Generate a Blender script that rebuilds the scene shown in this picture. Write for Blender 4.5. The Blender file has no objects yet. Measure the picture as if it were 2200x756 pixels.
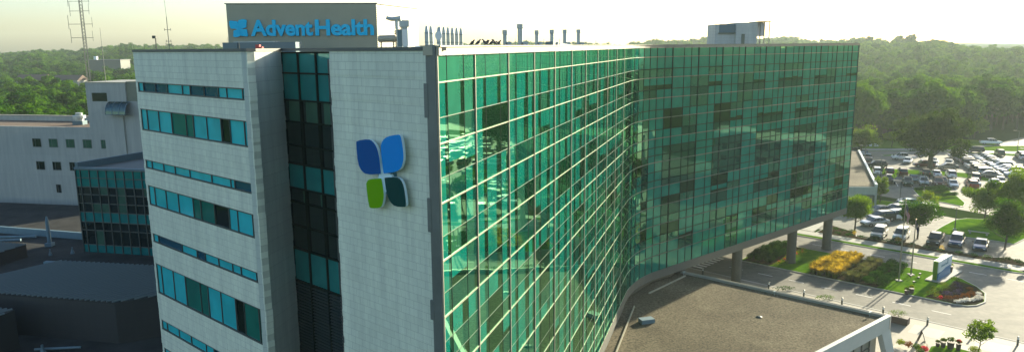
import bpy, bmesh, math, random
from mathutils import Vector, Matrix, Quaternion
R = random.Random(7)
rad = math.radians
sc = bpy.context.scene
C = sc.collection
# ------------------------------------------------------------------ camera, sky, sun, exposure
GZ = 30.6                                   # camera height over the ground (m)
cam_d = bpy.data.cameras.new('camera'); cam = bpy.data.objects.new('camera', cam_d); C.objects.link(cam)
cam_d.sensor_width = 36; cam_d.lens = 25.24; cam_d.clip_start = .5; cam_d.clip_end = 12000
_r = Vector((.99996157, -.00155324, -.008628)); _u = Vector((.0087667, .17716792, .98414159)); _f = Vector((0, .98417941, -.17717473))
cam.matrix_world = Matrix(((_r.x, _u.x, -_f.x, 0), (_r.y, _u.y, -_f.y, 0), (_r.z, _u.z, -_f.z, GZ), (0, 0, 0, 1)))
sc.camera = cam
SUN_AZ, SUN_EL = 43.8, 15.0                 # azimuth from +Y towards +X
w = bpy.data.worlds.new('World'); sc.world = w; w.use_nodes = True
nt = w.node_tree; nt.nodes.clear()
sky = nt.nodes.new('ShaderNodeTexSky'); sky.sky_type = 'NISHITA'; sky.sun_disc = False
sky.sun_elevation = rad(SUN_EL); sky.sun_rotation = rad(SUN_AZ); sky.altitude = 200; sky.air_density = 1.0; sky.dust_density = 1.8; sky.ozone_density = 1.0
tint = nt.nodes.new('ShaderNodeMix'); tint.data_type = 'RGBA'; tint.blend_type = 'MULTIPLY'; tint.inputs[0].default_value = 1
tint.inputs[7].default_value = (.87, .94, 1.03, 1)
bg = nt.nodes.new('ShaderNodeBackground'); bg.inputs[1].default_value = .10
out = nt.nodes.new('ShaderNodeOutputWorld')
nt.links.new(sky.outputs[0], tint.inputs[6]); nt.links.new(tint.outputs[2], bg.inputs[0]); nt.links.new(bg.outputs[0], out.inputs[0])
sun_d = bpy.data.lights.new('sun', 'SUN'); sun_d.energy = 5.0; sun_d.angle = rad(.6); sun_d.color = (1, .90, .67)
sun = bpy.data.objects.new('sun', sun_d); C.objects.link(sun)
sv = Vector((math.sin(rad(SUN_AZ)) * math.cos(rad(SUN_EL)), math.cos(rad(SUN_AZ)) * math.cos(rad(SUN_EL)), math.sin(rad(SUN_EL))))
sun.rotation_mode = 'QUATERNION'; sun.rotation_quaternion = sv.to_track_quat('Z', 'Y'); sun.location = (60, 60, 90)
vs = sc.view_settings; vs.view_transform = 'Standard'; vs.look = 'None'; vs.exposure = 1.5; vs.gamma = 1
sc.cycles.use_denoising = True
sc.cycles.max_bounces = 7; sc.cycles.diffuse_bounces = 3; sc.cycles.glossy_bounces = 4; sc.cycles.transmission_bounces = 3
sc.cycles.transparent_max_bounces = 6; sc.cycles.volume_bounces = 1; sc.cycles.sample_clamp_indirect = 6; sc.cycles.caustics_reflective = False

# ------------------------------------------------------------------ materials
def mat(name, col, rough=.7, metal=0, var=.0, vscale=1.0, bump=0, bscale=20, spec=.5, col2=None, stretch=None, detail=4):
    m = bpy.data.materials.new(name); m.use_nodes = True; t = m.node_tree; b = t.nodes['Principled BSDF']
    b.inputs['Base Color'].default_value = (*col, 1); b.inputs['Roughness'].default_value = rough; b.inputs['Metallic'].default_value = metal
    b.inputs['Specular IOR Level'].default_value = spec
    if var or col2:
        g = t.nodes.new('ShaderNodeNewGeometry'); mp = t.nodes.new('ShaderNodeMapping'); n = t.nodes.new('ShaderNodeTexNoise'); r = t.nodes.new('ShaderNodeValToRGB')
        t.links.new(g.outputs['Position'], mp.inputs[0]); t.links.new(mp.outputs[0], n.inputs['Vector']); t.links.new(n.outputs['Fac'], r.inputs[0]); t.links.new(r.outputs[0], b.inputs['Base Color'])
        if stretch: mp.inputs['Scale'].default_value = stretch
        n.inputs['Scale'].default_value = vscale; n.inputs['Detail'].default_value = detail; n.inputs['Roughness'].default_value = .65
        c2 = col2 or tuple(min(1, c * (1 + var)) for c in col); c1 = col if col2 else tuple(c * (1 - var) for c in col)
        r.color_ramp.elements[0].position = .32; r.color_ramp.elements[1].position = .68
        r.color_ramp.elements[0].color = (*c1, 1); r.color_ramp.elements[1].color = (*c2, 1)
    if bump:
        g2 = t.nodes.new('ShaderNodeNewGeometry'); n2 = t.nodes.new('ShaderNodeTexNoise'); bp = t.nodes.new('ShaderNodeBump')
        n2.inputs['Scale'].default_value = bscale; n2.inputs['Detail'].default_value = 5; bp.inputs['Strength'].default_value = bump; bp.inputs['Distance'].default_value = .05
        t.links.new(g2.outputs['Position'], n2.inputs['Vector']); t.links.new(n2.outputs['Fac'], bp.inputs['Height']); t.links.new(bp.outputs[0], b.inputs['Normal'])
    return m

def clad_mat(name, tx, ty, bw=.48, rh=.31, base=(.76, .79, .62), streak=.22):
    """stone panel cladding: courses and joints laid out in metres along the wall"""
    m = bpy.data.materials.new(name); m.use_nodes = True; t = m.node_tree; b = t.nodes['Principled BSDF']; b.inputs['Roughness'].default_value = .75
    L = t.links.new
    g = t.nodes.new('ShaderNodeNewGeometry'); d = t.nodes.new('ShaderNodeVectorMath'); d.operation = 'DOT_PRODUCT'; d.inputs[1].default_value = (tx, ty, 0)
    s = t.nodes.new('ShaderNodeSeparateXYZ'); c = t.nodes.new('ShaderNodeCombineXYZ'); br = t.nodes.new('ShaderNodeTexBrick')
    L(g.outputs['Position'], d.inputs[0]); L(g.outputs['Position'], s.inputs[0]); L(d.outputs['Value'], c.inputs[0]); L(s.outputs[2], c.inputs[1]); L(c.outputs[0], br.inputs['Vector'])
    br.inputs['Scale'].default_value = 1; br.inputs['Brick Width'].default_value = bw; br.inputs['Row Height'].default_value = rh
    br.inputs['Mortar Size'].default_value = .011; br.inputs['Mortar Smooth'].default_value = .3; br.offset = .5
    br.inputs['Color1'].default_value = (*[k * .965 for k in base], 1); br.inputs['Color2'].default_value = (*[k * 1.03 for k in base], 1); br.inputs['Mortar'].default_value = (*[k * .76 for k in base], 1)
    mp = t.nodes.new('ShaderNodeMapping'); mp.inputs['Scale'].default_value = (1.7, 1.7, .13); n = t.nodes.new('ShaderNodeTexNoise'); n.inputs['Scale'].default_value = 1; n.inputs['Detail'].default_value = 6; n.inputs['Roughness'].default_value = .7
    r = t.nodes.new('ShaderNodeValToRGB'); r.color_ramp.elements[0].position = .3; r.color_ramp.elements[1].position = .7
    r.color_ramp.elements[0].color = (1 - streak, 1 - streak, 1 - streak * .9, 1); r.color_ramp.elements[1].color = (1.04, 1.04, 1.04, 1)
    mx = t.nodes.new('ShaderNodeMix'); mx.data_type = 'RGBA'; mx.blend_type = 'MULTIPLY'; mx.inputs[0].default_value = 1
    L(g.outputs['Position'], mp.inputs[0]); L(mp.outputs[0], n.inputs['Vector']); L(n.outputs['Fac'], r.inputs[0]); L(br.outputs['Color'], mx.inputs[6]); L(r.outputs[0], mx.inputs[7]); L(mx.outputs[2], b.inputs['Base Color'])
    bp = t.nodes.new('ShaderNodeBump'); bp.inputs['Strength'].default_value = .5; bp.inputs['Distance'].default_value = .02; bp.invert = True
    L(br.outputs['Fac'], bp.inputs['Height']); L(bp.outputs[0], b.inputs['Normal'])
    return m

def glass_mat(name, base, refl=(.40, .80, .46), f0=.16, f1=.9, wav=.008, wscale=.35, rough=.015, var=.12, blend=.5):
    """coated facade glass: what stands right behind the pane, under a tinted wavy reflection"""
    m = bpy.data.materials.new(name); m.use_nodes = True; t = m.node_tree; t.nodes.clear(); L = t.links.new
    o = t.nodes.new('ShaderNodeOutputMaterial'); mx = t.nodes.new('ShaderNodeMixShader'); df = t.nodes.new('ShaderNodeBsdfDiffuse'); gl = t.nodes.new('ShaderNodeBsdfGlossy')
    gl.inputs['Color'].default_value = (*refl, 1); gl.inputs['Roughness'].default_value = rough
    lw = t.nodes.new('ShaderNodeFresnel'); lw.inputs['IOR'].default_value = 1.0 + f0 * 6
    ma = t.nodes.new('ShaderNodeMapRange'); ma.inputs[1].default_value = 0; ma.inputs[2].default_value = .55; ma.inputs[3].default_value = f0 * .5; ma.inputs[4].default_value = f1
    g = t.nodes.new('ShaderNodeNewGeometry'); n = t.nodes.new('ShaderNodeTexNoise'); n.inputs['Scale'].default_value = wscale; n.inputs['Detail'].default_value = .6
    mp = t.nodes.new('ShaderNodeMapping'); mp.inputs['Scale'].default_value = (1, 1, 1.6)
    bp = t.nodes.new('ShaderNodeBump'); bp.inputs['Strength'].default_value = 1; bp.inputs['Distance'].default_value = wav
    L(g.outputs['Position'], mp.inputs[0]); L(mp.outputs[0], n.inputs['Vector']); L(n.outputs['Fac'], bp.inputs['Height']); L(bp.outputs[0], gl.inputs['Normal'])
    n3 = t.nodes.new('ShaderNodeTexNoise'); n3.inputs['Scale'].default_value = .8; n3.inputs['Detail'].default_value = 3
    r = t.nodes.new('ShaderNodeValToRGB'); r.color_ramp.elements[0].position = .35; r.color_ramp.elements[1].position = .65
    r.color_ramp.elements[0].color = (*[c * (1 - var) for c in base], 1); r.color_ramp.elements[1].color = (*[c * (1 + var) for c in base], 1)
    L(g.outputs['Position'], n3.inputs['Vector']); L(n3.outputs['Fac'], r.inputs[0]); L(r.outputs[0], df.inputs[0])
    L(lw.outputs[0], ma.inputs[0]); L(ma.outputs[0], mx.inputs[0]); L(df.outputs[0], mx.inputs[1]); L(gl.outputs[0], mx.inputs[2]); L(mx.outputs[0], o.inputs[0])
    return m

def leaf_mat(name, c1, c2, trans=.45, scale=.35):
    m = bpy.data.materials.new(name); m.use_nodes = True; t = m.node_tree; t.nodes.clear(); L = t.links.new
    o = t.nodes.new('ShaderNodeOutputMaterial'); mx = t.nodes.new('ShaderNodeMixShader'); df = t.nodes.new('ShaderNodeBsdfDiffuse'); tr = t.nodes.new('ShaderNodeBsdfTranslucent')
    g = t.nodes.new('ShaderNodeNewGeometry'); n = t.nodes.new('ShaderNodeTexNoise'); n.inputs['Scale'].default_value = scale; n.inputs['Detail'].default_value = 3
    oi = t.nodes.new('ShaderNodeObjectInfo'); ad = t.nodes.new('ShaderNodeMath'); ad.operation = 'ADD'
    m2 = t.nodes.new('ShaderNodeMath'); m2.operation = 'MULTIPLY_ADD'; m2.inputs[1].default_value = .45; m2.inputs[2].default_value = -.22
    r = t.nodes.new('ShaderNodeValToRGB'); r.color_ramp.elements[0].position = .3; r.color_ramp.elements[1].position = .7
    r.color_ramp.elements[0].color = (*c1, 1); r.color_ramp.elements[1].color = (*c2, 1)
    L(g.outputs['Position'], n.inputs['Vector']); L(oi.outputs['Random'], m2.inputs[0]); L(n.outputs['Fac'], ad.inputs[0]); L(m2.outputs[0], ad.inputs[1]); L(ad.outputs[0], r.inputs[0])
    hs = t.nodes.new('ShaderNodeHueSaturation'); hs.inputs['Value'].default_value = 1.5; hs.inputs['Hue'].default_value = .485; hs.inputs['Saturation'].default_value = 1.1
    L(r.outputs[0], df.inputs[0]); L(r.outputs[0], hs.inputs['Color']); L(hs.outputs[0], tr.inputs[0]); mx.inputs[0].default_value = trans
    L(df.outputs[0], mx.inputs[1]); L(tr.outputs[0], mx.inputs[2]); L(mx.outputs[0], o.inputs[0])
    return m

TW = (.7508, -.6605)        # along the white front (left to right)
TP = TW
M = {}
M['cladW'] = clad_mat('stone_front', TW[0], TW[1])
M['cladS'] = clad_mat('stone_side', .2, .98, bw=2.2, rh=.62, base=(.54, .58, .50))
M['steel'] = mat('weathered_metal', (.16, .175, .16), .5, .3, var=.15, vscale=.6)
M['coping'] = mat('dark_coping', (.10, .11, .10), .5, .3)
M['cream'] = mat('cream_aluminium', (.38, .35, .26), .45, .1, var=.06, vscale=2)
M['mull'] = mat('grey_mullion', (.09, .10, .085), .5, .2)
M['dmull'] = mat('dark_mullion', (.012, .02, .015), .9, 0, spec=.05)
M['teal'] = glass_mat('teal_spandrel_glass', (.003, .19, .145), f0=.14)
M['teal2'] = glass_mat('bright_spandrel_glass', (.03, .22, .14))
M['blind'] = glass_mat('blind_behind_glass', (.022, .115, .075))
M['dark'] = glass_mat('clear_dark_glass', (.003, .018, .010), f0=.10)
M['deep'] = glass_mat('deep_green_glass', (.003, .055, .045), f0=.12)
M['cyan'] = glass_mat('cyan_window_glass', (.035, .56, .60), refl=(.6, .9, .95), f1=.6)
M['navy'] = glass_mat('navy_window_glass', (.01, .075, .12), refl=(.5, .8, .9), f1=.5)
M['wgreen'] = glass_mat('green_window_glass', (.01, .17, .13), refl=(.5, .8, .8), f1=.5)
M['stripteal'] = glass_mat('strip_teal_glass', (.012, .19, .175), refl=(.4, .75, .75), f1=.5)
M['black'] = glass_mat('unlit_window_glass', (.008, .014, .014), refl=(.4, .6, .6), f1=.45)
M['curt'] = glass_mat('curtain_behind_glass', (.05, .12, .08), refl=(.4, .6, .5), f1=.4)
M['louver'] = mat('dark_louver', (.03, .045, .045), .6, .3)
M['conc'] = mat('pale_concrete', (.36, .35, .30), .85, var=.10, vscale=.5, bump=.15, bscale=6)
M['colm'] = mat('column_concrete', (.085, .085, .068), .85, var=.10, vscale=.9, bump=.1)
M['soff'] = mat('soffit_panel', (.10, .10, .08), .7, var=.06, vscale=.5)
M['gravel'] = mat('roof_gravel', (.05, .044, .027), .95, spec=.1, col2=(.23, .195, .125), vscale=5, detail=12, bump=.8, bscale=14)
def patch(m, scale, lo, hi):
    """large worn patches over a material's own colour"""
    t = m.node_tree; b = t.nodes['Principled BSDF']; src = b.inputs['Base Color'].links[0].from_socket
    g = t.nodes.new('ShaderNodeNewGeometry'); n = t.nodes.new('ShaderNodeTexNoise'); n.inputs['Scale'].default_value = scale; n.inputs['Detail'].default_value = 4; n.inputs['Distortion'].default_value = .6
    r = t.nodes.new('ShaderNodeValToRGB'); r.color_ramp.elements[0].position = .38; r.color_ramp.elements[1].position = .66
    r.color_ramp.elements[0].color = (lo, lo, lo, 1); r.color_ramp.elements[1].color = (hi, hi, hi, 1)
    mx = t.nodes.new('ShaderNodeMix'); mx.data_type = 'RGBA'; mx.blend_type = 'MULTIPLY'; mx.inputs[0].default_value = 1
    t.links.new(g.outputs['Position'], n.inputs['Vector']); t.links.new(n.outputs['Fac'], r.inputs[0]); t.links.new(src, mx.inputs[6]); t.links.new(r.outputs[0], mx.inputs[7]); t.links.new(mx.outputs[2], b.inputs['Base Color'])
patch(M['gravel'], .18, .78, 1.15)
M['asph'] = mat('worn_asphalt', (.15, .147, .122), .75, spec=.1, col2=(.215, .205, .165), vscale=.25, bump=.25, bscale=25, stretch=(1, 2.2, 1)); patch(M['asph'], 1.3, .86, 1.08)
M['walk'] = mat('sidewalk_concrete', (.27, .255, .21), .8, var=.08, vscale=1.2)
M['paver'] = mat('plaza_paving', (.24, .22, .165), .75, var=.08, vscale=.8)
M['paver2'] = mat('pale_plaza_paving', (.34, .32, .25), .75, var=.05, vscale=.8)
M['white'] = mat('road_paint', (.72, .72, .66), .7, var=.12, vscale=3)
M['grass'] = mat('lawn_grass', (.045, .13, .008), 1, spec=0, col2=(.13, .24, .014), vscale=.5, detail=9, bump=.8, bscale=12)
M['land'] = mat('woodland_floor', (.03, .055, .015), 1, spec=0, var=.3, vscale=.05)
M['meadow'] = mat('meadow_grass', (.06, .14, .01), 1, spec=0, col2=(.16, .24, .03), vscale=.12, detail=8, bump=.5, bscale=5)
M['mulch'] = mat('dark_mulch', (.05, .04, .025), 1, spec=0, var=.35, vscale=3, bump=.5)
M['bark'] = mat('bark', (.075, .06, .045), .9, var=.2, vscale=4)
M['leafA'] = leaf_mat('woodland_leaves', (.014, .060, .006), (.075, .17, .014), .38)
M['leafB'] = leaf_mat('street_tree_leaves', (.022, .08, .006), (.11, .19, .014), .55)
M['leafC'] = leaf_mat('young_tree_leaves', (.06, .12, .015), (.16, .22, .02), .55)
M['leafD'] = leaf_mat('shrub_leaves', (.012, .055, .008), (.04, .11, .014), .3, 1.2)
M['leafO'] = leaf_mat('oak_leaves', (.011, .034, .005), (.055, .095, .012), .34, .5)
M['straw'] = leaf_mat('golden_grass_blades', (.26, .21, .03), (.44, .34, .06), .5, 1.2)
M['olive'] = leaf_mat('olive_grass_blades', (.07, .09, .03), (.14, .14, .05), .4, 1.2)
M['green2'] = leaf_mat('green_grass_blades', (.05, .10, .012), (.12, .16, .02), .4, 1.2)
M['red'] = leaf_mat('red_petals', (.5, .03, .03), (.65, .10, .08), .3, 3)
M['rust'] = leaf_mat('rust_leaves', (.15, .07, .03), (.24, .11, .03), .3, 2)
M['petal'] = leaf_mat('white_petals', (.65, .62, .52), (.8, .78, .7), .3, 3)
M['purple'] = leaf_mat('purple_leaves', (.06, .045, .08), (.10, .07, .12), .3, 2)
M['ribd'] = mat('dark_ribbed_panel', (.40, .40, .30), .6, .2, var=.06, vscale=.5)
M['duct'] = mat('grey_metal', (.42, .47, .45), .45, .3, var=.08, vscale=2)
M['blued'] = mat('blue_grey_metal', (.11, .17, .19), .5, .2)
M['redp'] = mat('red_paint', (.35, .03, .03), .5)
M['sky_blue'] = mat('sign_blue', (.03, .56, .85), .8, spec=.1)
M['lf1'] = mat('emblem_navy', (.0, .085, .30), .8, spec=.1); M['lf2'] = mat('emblem_sky_blue', (.0, .25, .70), .8, spec=.1); M['lf3'] = mat('emblem_lime', (.15, .38, .0), .8, spec=.1); M['lf4'] = mat('emblem_dark_green', (.0, .05, .045), .8, spec=.1)
M['ltrim'] = mat('emblem_white', (.62, .78, .80), .4); M['arm'] = mat('emblem_bracket', (.04, .16, .20), .5)
M['oldw'] = clad_mat('old_concrete_wall', .977, -.215, bw=4.5, rh=3.9, base=(.42, .425, .37), streak=.22)
M['tan'] = mat('tan_panel', (.19, .20, .14), .8, var=.05)
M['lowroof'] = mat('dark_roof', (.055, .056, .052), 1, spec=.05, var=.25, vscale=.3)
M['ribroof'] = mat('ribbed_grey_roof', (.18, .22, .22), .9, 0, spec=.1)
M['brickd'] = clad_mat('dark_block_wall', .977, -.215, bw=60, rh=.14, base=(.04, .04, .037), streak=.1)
M['par'] = mat('pale_parapet', (.13, .21, .24), .7, var=.1)
M['pole'] = mat('pole_aluminium', (.24, .24, .21), .35, .6)
M['dpole'] = mat('dark_lamp_post', (.07, .08, .07), .5, .3)
M['gold'] = mat('gold_ball', (.6, .5, .25), .3, .8)
M['mast'] = mat('galvanised_mast', (.10, .12, .11), .6, .2)
M['rubber'] = mat('tyre_rubber', (.02, .02, .02), .8); M['rim'] = mat('wheel_rim', (.35, .35, .35), .35, .8)
M['cglass'] = mat('car_glass', (.015, .025, .03), .05, 0, spec=.8)
M['hlamp'] = mat('headlamp_lens', (.6, .62, .6), .1); M['tlamp'] = mat('tail_lamp_lens', (.35, .01, .01), .2)
M['wsign'] = mat('sign_white', (.70, .74, .72), .5); M['gsign'] = mat('sign_green', (.16, .40, .01), .5); M['bsign'] = mat('sign_blue_face', (.0, .13, .30), .4); M['tsign'] = mat('sign_text_grey', (.16, .28, .33), .5)
M['ysign'] = mat('yellow_green_sign', (.50, .68, .01), .5); M['navyf'] = mat('flag_navy', (.012, .02, .09), .8); M['redf'] = mat('flag_red', (.35, .02, .03), .8); M['whitef'] = mat('flag_white', (.62, .6, .56), .8)
M['skin'] = mat('skin', (.4, .24, .16), .6); M['cloth'] = mat('dark_cloth', (.03, .035, .06), .9); M['bird'] = mat('pigeon_feathers', (.045, .055, .06), .7, var=.3, vscale=8)
M['tile'] = mat('brown_roof', (.13, .09, .07), .9); M['wood'] = mat('dark_wood', (.06, .045, .03), .7); M['terra'] = mat('dark_planter', (.07, .05, .04), .7)

# ------------------------------------------------------------------ building blocks
def tag(o, label=None, cat=None, group=None, kind=None, category=None):
    cat = cat or category
    for k, v in (('label', label), ('category', cat), ('group', group), ('kind', kind)):
        if v: o[k] = v
    return o
def wm(o):
    m = o.matrix_basis.copy()
    while o.parent: o = o.parent; m = o.matrix_basis @ m
    return m
def thing(name, label, cat, loc=(0, 0, 0), rz=0, group=None):
    o = bpy.data.objects.new(name, None); C.objects.link(o); o.location = loc; o.rotation_euler = (0, 0, rz); o.empty_display_size = .3
    return tag(o, label, cat, group)
class MB:
    def __init__(s): s.v = []; s.f = []; s.m = []
    def poly(s, pts, m=0): 
        b = len(s.v); s.v += [tuple(p) for p in pts]; s.f.append(tuple(range(b, b + len(pts)))); s.m.append(m)
    def prism(s, pts, z0, z1, m=0, mt=None):
        n = len(pts); b = len(s.v); s.v += [(p[0], p[1], z0) for p in pts] + [(p[0], p[1], z1) for p in pts]
        a = sum(pts[i][0] * pts[(i + 1) % n][1] - pts[(i + 1) % n][0] * pts[i][1] for i in range(n))
        idx = list(range(n)) if a > 0 else list(range(n))[::-1]
        s.f.append(tuple(b + i for i in idx[::-1])); s.m.append(m)
        s.f.append(tuple(b + n + i for i in idx)); s.m.append(m if mt is None else mt)
        for k in range(n):
            i, j = idx[k], idx[(k + 1) % n]; s.f.append((b + i, b + j, b + n + j, b + n + i)); s.m.append(m)
    def obox(s, p, ax, ay, az, m=0):
        """box: corner p and three edge vectors"""
        p, ax, ay, az = Vector(p), Vector(ax), Vector(ay), Vector(az); b = len(s.v)
        if ax.cross(ay).dot(az) < 0: ax, ay = ay, ax
        s.v += [tuple(p + x * ax + y * ay + z * az) for z in (0, 1) for (x, y) in ((0, 0), (1, 0), (1, 1), (0, 1))]
        for f in ((0, 3, 2, 1), (4, 5, 6, 7), (0, 1, 5, 4), (1, 2, 6, 5), (2, 3, 7, 6), (3, 0, 4, 7)): s.f.append(tuple(b + i for i in f)); s.m.append(m)
    def box(s, c, sz, m=0, rz=0):
        ca, sa = math.cos(rz), math.sin(rz); x, y, z = sz
        s.obox((c[0] - ca * x / 2 + sa * y / 2, c[1] - sa * x / 2 - ca * y / 2, c[2] - z / 2), (ca * x, sa * x, 0), (-sa * y, ca * y, 0), (0, 0, z), m)
    def loft(s, pts, rs, m=0, n=8, flat=1.0, cap=True):
        """tube through pts with radii rs; one closed skin"""
        pts = [Vector(p) for p in pts]; b = len(s.v)
        for i, p in enumerate(pts):
            t = (pts[min(i + 1, len(pts) - 1)] - pts[max(i - 1, 0)]).normalized(); q = t.to_track_quat('Z', 'Y'); X = q @ Vector((1, 0, 0)); Y = q @ Vector((0, 1, 0))
            for k in range(n):
                a = 2 * math.pi * k / n; s.v.append(tuple(p + X * rs[i] * math.cos(a) + Y * rs[i] * flat * math.sin(a)))
        for i in range(len(pts) - 1):
            for k in range(n):
                j = (k + 1) % n; s.f.append((b + i * n + k, b + i * n + j, b + (i + 1) * n + j, b + (i + 1) * n + k)); s.m.append(m)
        if cap:
            s.f.append(tuple(b + k for k in range(n))[::-1]); s.m.append(m); e = b + (len(pts) - 1) * n; s.f.append(tuple(e + k for k in range(n))); s.m.append(m)
    def tube(s, a, b, r, m=0, n=6, r2=None): s.loft([a, b], [r, r if r2 is None else r2], m, n)
    def leaves(s, c, r, n, size, rnd, m=0, shell=.5, top=False):
        """n leaf-sized faces spread through an ellipsoid of radii r about c"""
        c = Vector(c)
        for _ in range(n):
            d = Vector((rnd.gauss(0, 1), rnd.gauss(0, 1), rnd.gauss(0, 1))).normalized()
            if top and d.z < -.2: d.z = -d.z
            k = shell + (1 - shell) * rnd.random() ** .6
            p = c + Vector((d.x * r[0], d.y * r[1], d.z * r[2])) * k
            nn = (d + Vector((rnd.uniform(-.9, .9), rnd.uniform(-.9, .9), rnd.uniform(-.3, 1.1)))).normalized()
            a = nn.orthogonal().normalized(); a = Quaternion(nn, rnd.uniform(0, 6.28)) @ a; bb = nn.cross(a); z = size * rnd.uniform(.6, 1.3)
            s.poly([p - a * z * .5, p + bb * z * .32, p + a * z * .5, p - bb * z * .32], m)
    def build(s, name, mats, parent=None, smooth=False, **tg):
        me = bpy.data.meshes.new(name); v = s.v
        if parent is not None:
            inv = wm(parent).inverted(); v = [tuple(inv @ Vector(p)) for p in v]
        elif tg.pop('origin', None) is not None: pass
        me.from_pydata(v, [], s.f); 
        for x in (mats if isinstance(mats, (list, tuple)) else [mats]): me.materials.append(M[x] if isinstance(x, str) else x)
        me.polygons.foreach_set('material_index', s.m)
        if smooth: me.polygons.foreach_set('use_smooth', [True] * len(s.f))
        me.update(); o = bpy.data.objects.new(name, me); C.objects.link(o)
        if parent is not None: o.parent = parent
        return tag(o, **tg)
def kids(o): return [c for c in bpy.data.objects if c.parent == o]
_kid_cache = {}
def copy_tree(o, loc=None, rz=None, scale=None, label=None, group=None):
    r = o.copy(); C.objects.link(r)
    if o.name not in _kid_cache: _kid_cache[o.name] = [(c, kids(c)) for c in kids(o)]
    for c, gs in _kid_cache[o.name]:
        d = c.copy(); C.objects.link(d); d.parent = r
        for g in gs: e = g.copy(); C.objects.link(e); e.parent = d
    if loc is not None: r.location = loc
    if rz is not None: r.rotation_euler = (0, 0, rz)
    if scale is not None: r.scale = scale if not isinstance(scale, (int, float)) else (scale,) * 3
    if label: r['label'] = label
    if group: r['group'] = group
    return r
def V2(x, y): return Vector((x, y))
def unit(a, b): return (V2(*b) - V2(*a)).normalized()
D_ = V2(.7292, -.6843); N_ = V2(.6843, .7292)      # along the boulevard / across it
def QW(q, w): p = D_ * q + N_ * w; return (p.x, p.y)
def zz(zrel): return GZ + zrel

# ------------------------------------------------------------------ ground and roads
def smooth(a, b, x): t = max(0, min(1, (x - a) / (b - a))); return t * t * (3 - 2 * t)
def terrain(x, y):
    r = math.hypot(x, y); az = math.degrees(math.atan2(x, y)); A = 13 + 9.5 * smooth(2, 30, az) + 2.5 * math.sin(az * .45 + 1) + 1.5 * math.sin(az * 1.3)
    if y < 0: A = 8
    return smooth(260, 1100, r) * A + smooth(260, 600, r) * (2.2 * math.sin(x * .013 + y * .007) + 1.6 * math.sin(y * .017 - x * .009))
g = MB(); rings = [0, 60, 120, 180, 230, 260] + [260 + 45 * k for k in range(1, 30)] + [1700, 2000, 2600, 3600, 5200, 8000]; NA = 180
for i, r in enumerate(rings):
    for k in range(NA):
        a = 2 * math.pi * k / NA; x, y = r * math.sin(a), r * math.cos(a); g.v.append((x, y, terrain(x, y)))
for i in range(len(rings) - 1):
    for k in range(NA):
        j = (k + 1) % NA; g.f.append((i * NA + k, (i + 1) * NA + k, (i + 1) * NA + j, i * NA + j)[::-1]); g.m.append(0)
g.build('ground', ['land'], kind='structure')

def sheet(name, pts, z, m, **k):
    b = MB(); b.poly([(p[0], p[1], z) for p in pts]); o = b.build(name, [m], **k)
    if o.data.polygons[0].normal.z < 0: o.data.flip_normals()
    return o
def slab(name, pts, z0, z1, ms, **k):
    b = MB(); b.prism(pts, z0, z1, 0, len(ms) - 1 if len(ms) > 1 else 0); return b.build(name, ms, **k)
def arc_end(pts, n=8): return pts
S_ = dict(kind='structure')
sheet('road', [QW(-190, 87), QW(40, 87), QW(60, 60), QW(150, 60), QW(150, 114), QW(-12, 114), QW(-190, 114)], .02, 'asph', **S_)
sheet('side_road', [QW(-12.5, 114), QW(150, 114), QW(150, 180), QW(-12, 152), QW(-30, 165), QW(-70, 180), QW(-60, 160), QW(-20, 150), QW(-14, 130)], .03, 'asph', **S_)
sheet('parking_lot', [QW(-50, 120.5), QW(-14.2, 120.5), QW(-13, 132), QW(-16.5, 140.5), QW(-38, 147), QW(-60, 147)], .045, 'asph', **S_)
sheet('upper_parking_lot', [(70, 150), (92, 138), (118, 130), (190, 120), (190, 196), (152, 193), (129, 199), (120, 204.5), (99, 205.5), (80, 207), (76, 175)], .05, 'asph', **S_)
sheet('meadow', [(60, 170), (76, 175), (80, 207), (99, 205.5), (120, 204.5), (129, 199), (150, 193), (240, 185), (260, 260), (150, 240), (110, 226), (80, 222), (50, 210)], .03, 'meadow', **S_)
sheet('back_road', [(80, 211), (118, 209.6), (136, 204), (141.9, 202), (180, 192), (180, 187.5), (141, 197.3), (134, 199.5), (118, 205.6), (80, 207)], .06, 'walk', **S_)
sheet('far_parking_lot', [(144, 213), (152, 221.3), (170, 235), (230, 230), (200, 196), (154, 212.5)], .07, 'asph', **S_)
sheet('path', [(136.5, 205), (138.2, 209), (141.5, 212.4), (144.5, 213.2), (144.6, 214.4), (141, 213.8), (137.2, 210.2), (135.2, 205.6)], .075, 'walk', **S_)
# boulevard island, verge, sidewalk: real steps
def kerbed(name, pts, m, h=.13, inset=.18):
    """a raised bed: concrete kerb round it, planting surface inside"""
    c = MB(); c.prism(pts, 0, h); c.build(name.replace('bed', 'kerb') if 'bed' in name else name + '_kerb', ['conc'], **S_)
    cx = sum(p[0] for p in pts) / len(pts); cy = sum(p[1] for p in pts) / len(pts); n = len(pts); q = []
    ar = sum(pts[i][0] * pts[(i + 1) % n][1] - pts[(i + 1) % n][0] * pts[i][1] for i in range(n)); sg = 1 if ar > 0 else -1
    for i in range(n):
        a, b_, c_ = V2(*pts[i - 1]), V2(*pts[i]), V2(*pts[(i + 1) % n]); d1, d2 = (b_ - a).normalized(), (c_ - b_).normalized()
        nn = (V2(-d1.y, d1.x) + V2(-d2.y, d2.x)) * sg; nn = nn.normalized() if nn.length > .01 else nn; q.append(tuple(b_ + nn * inset))
    sheet(name, q, h + .012, m, **S_); return q
rnd_end = [QW(-17.2, 94.9), QW(-16.0, 95.3), QW(-15.2, 96.3), QW(-14.7, 98.2), QW(-15.3, 101.8), QW(-16.6, 104), QW(-18.8, 106.4), QW(-20.5, 107.1)]
kerbed('island_lawn', [QW(-44.3, 94.9)] + rnd_end + [QW(-44.3, 107.1)], 'grass')
kerbed('island_far_lawn', [QW(-120, 94.9), QW(-50.5, 94.9), QW(-50.5, 107.1), QW(-120, 107.1)], 'grass')
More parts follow.
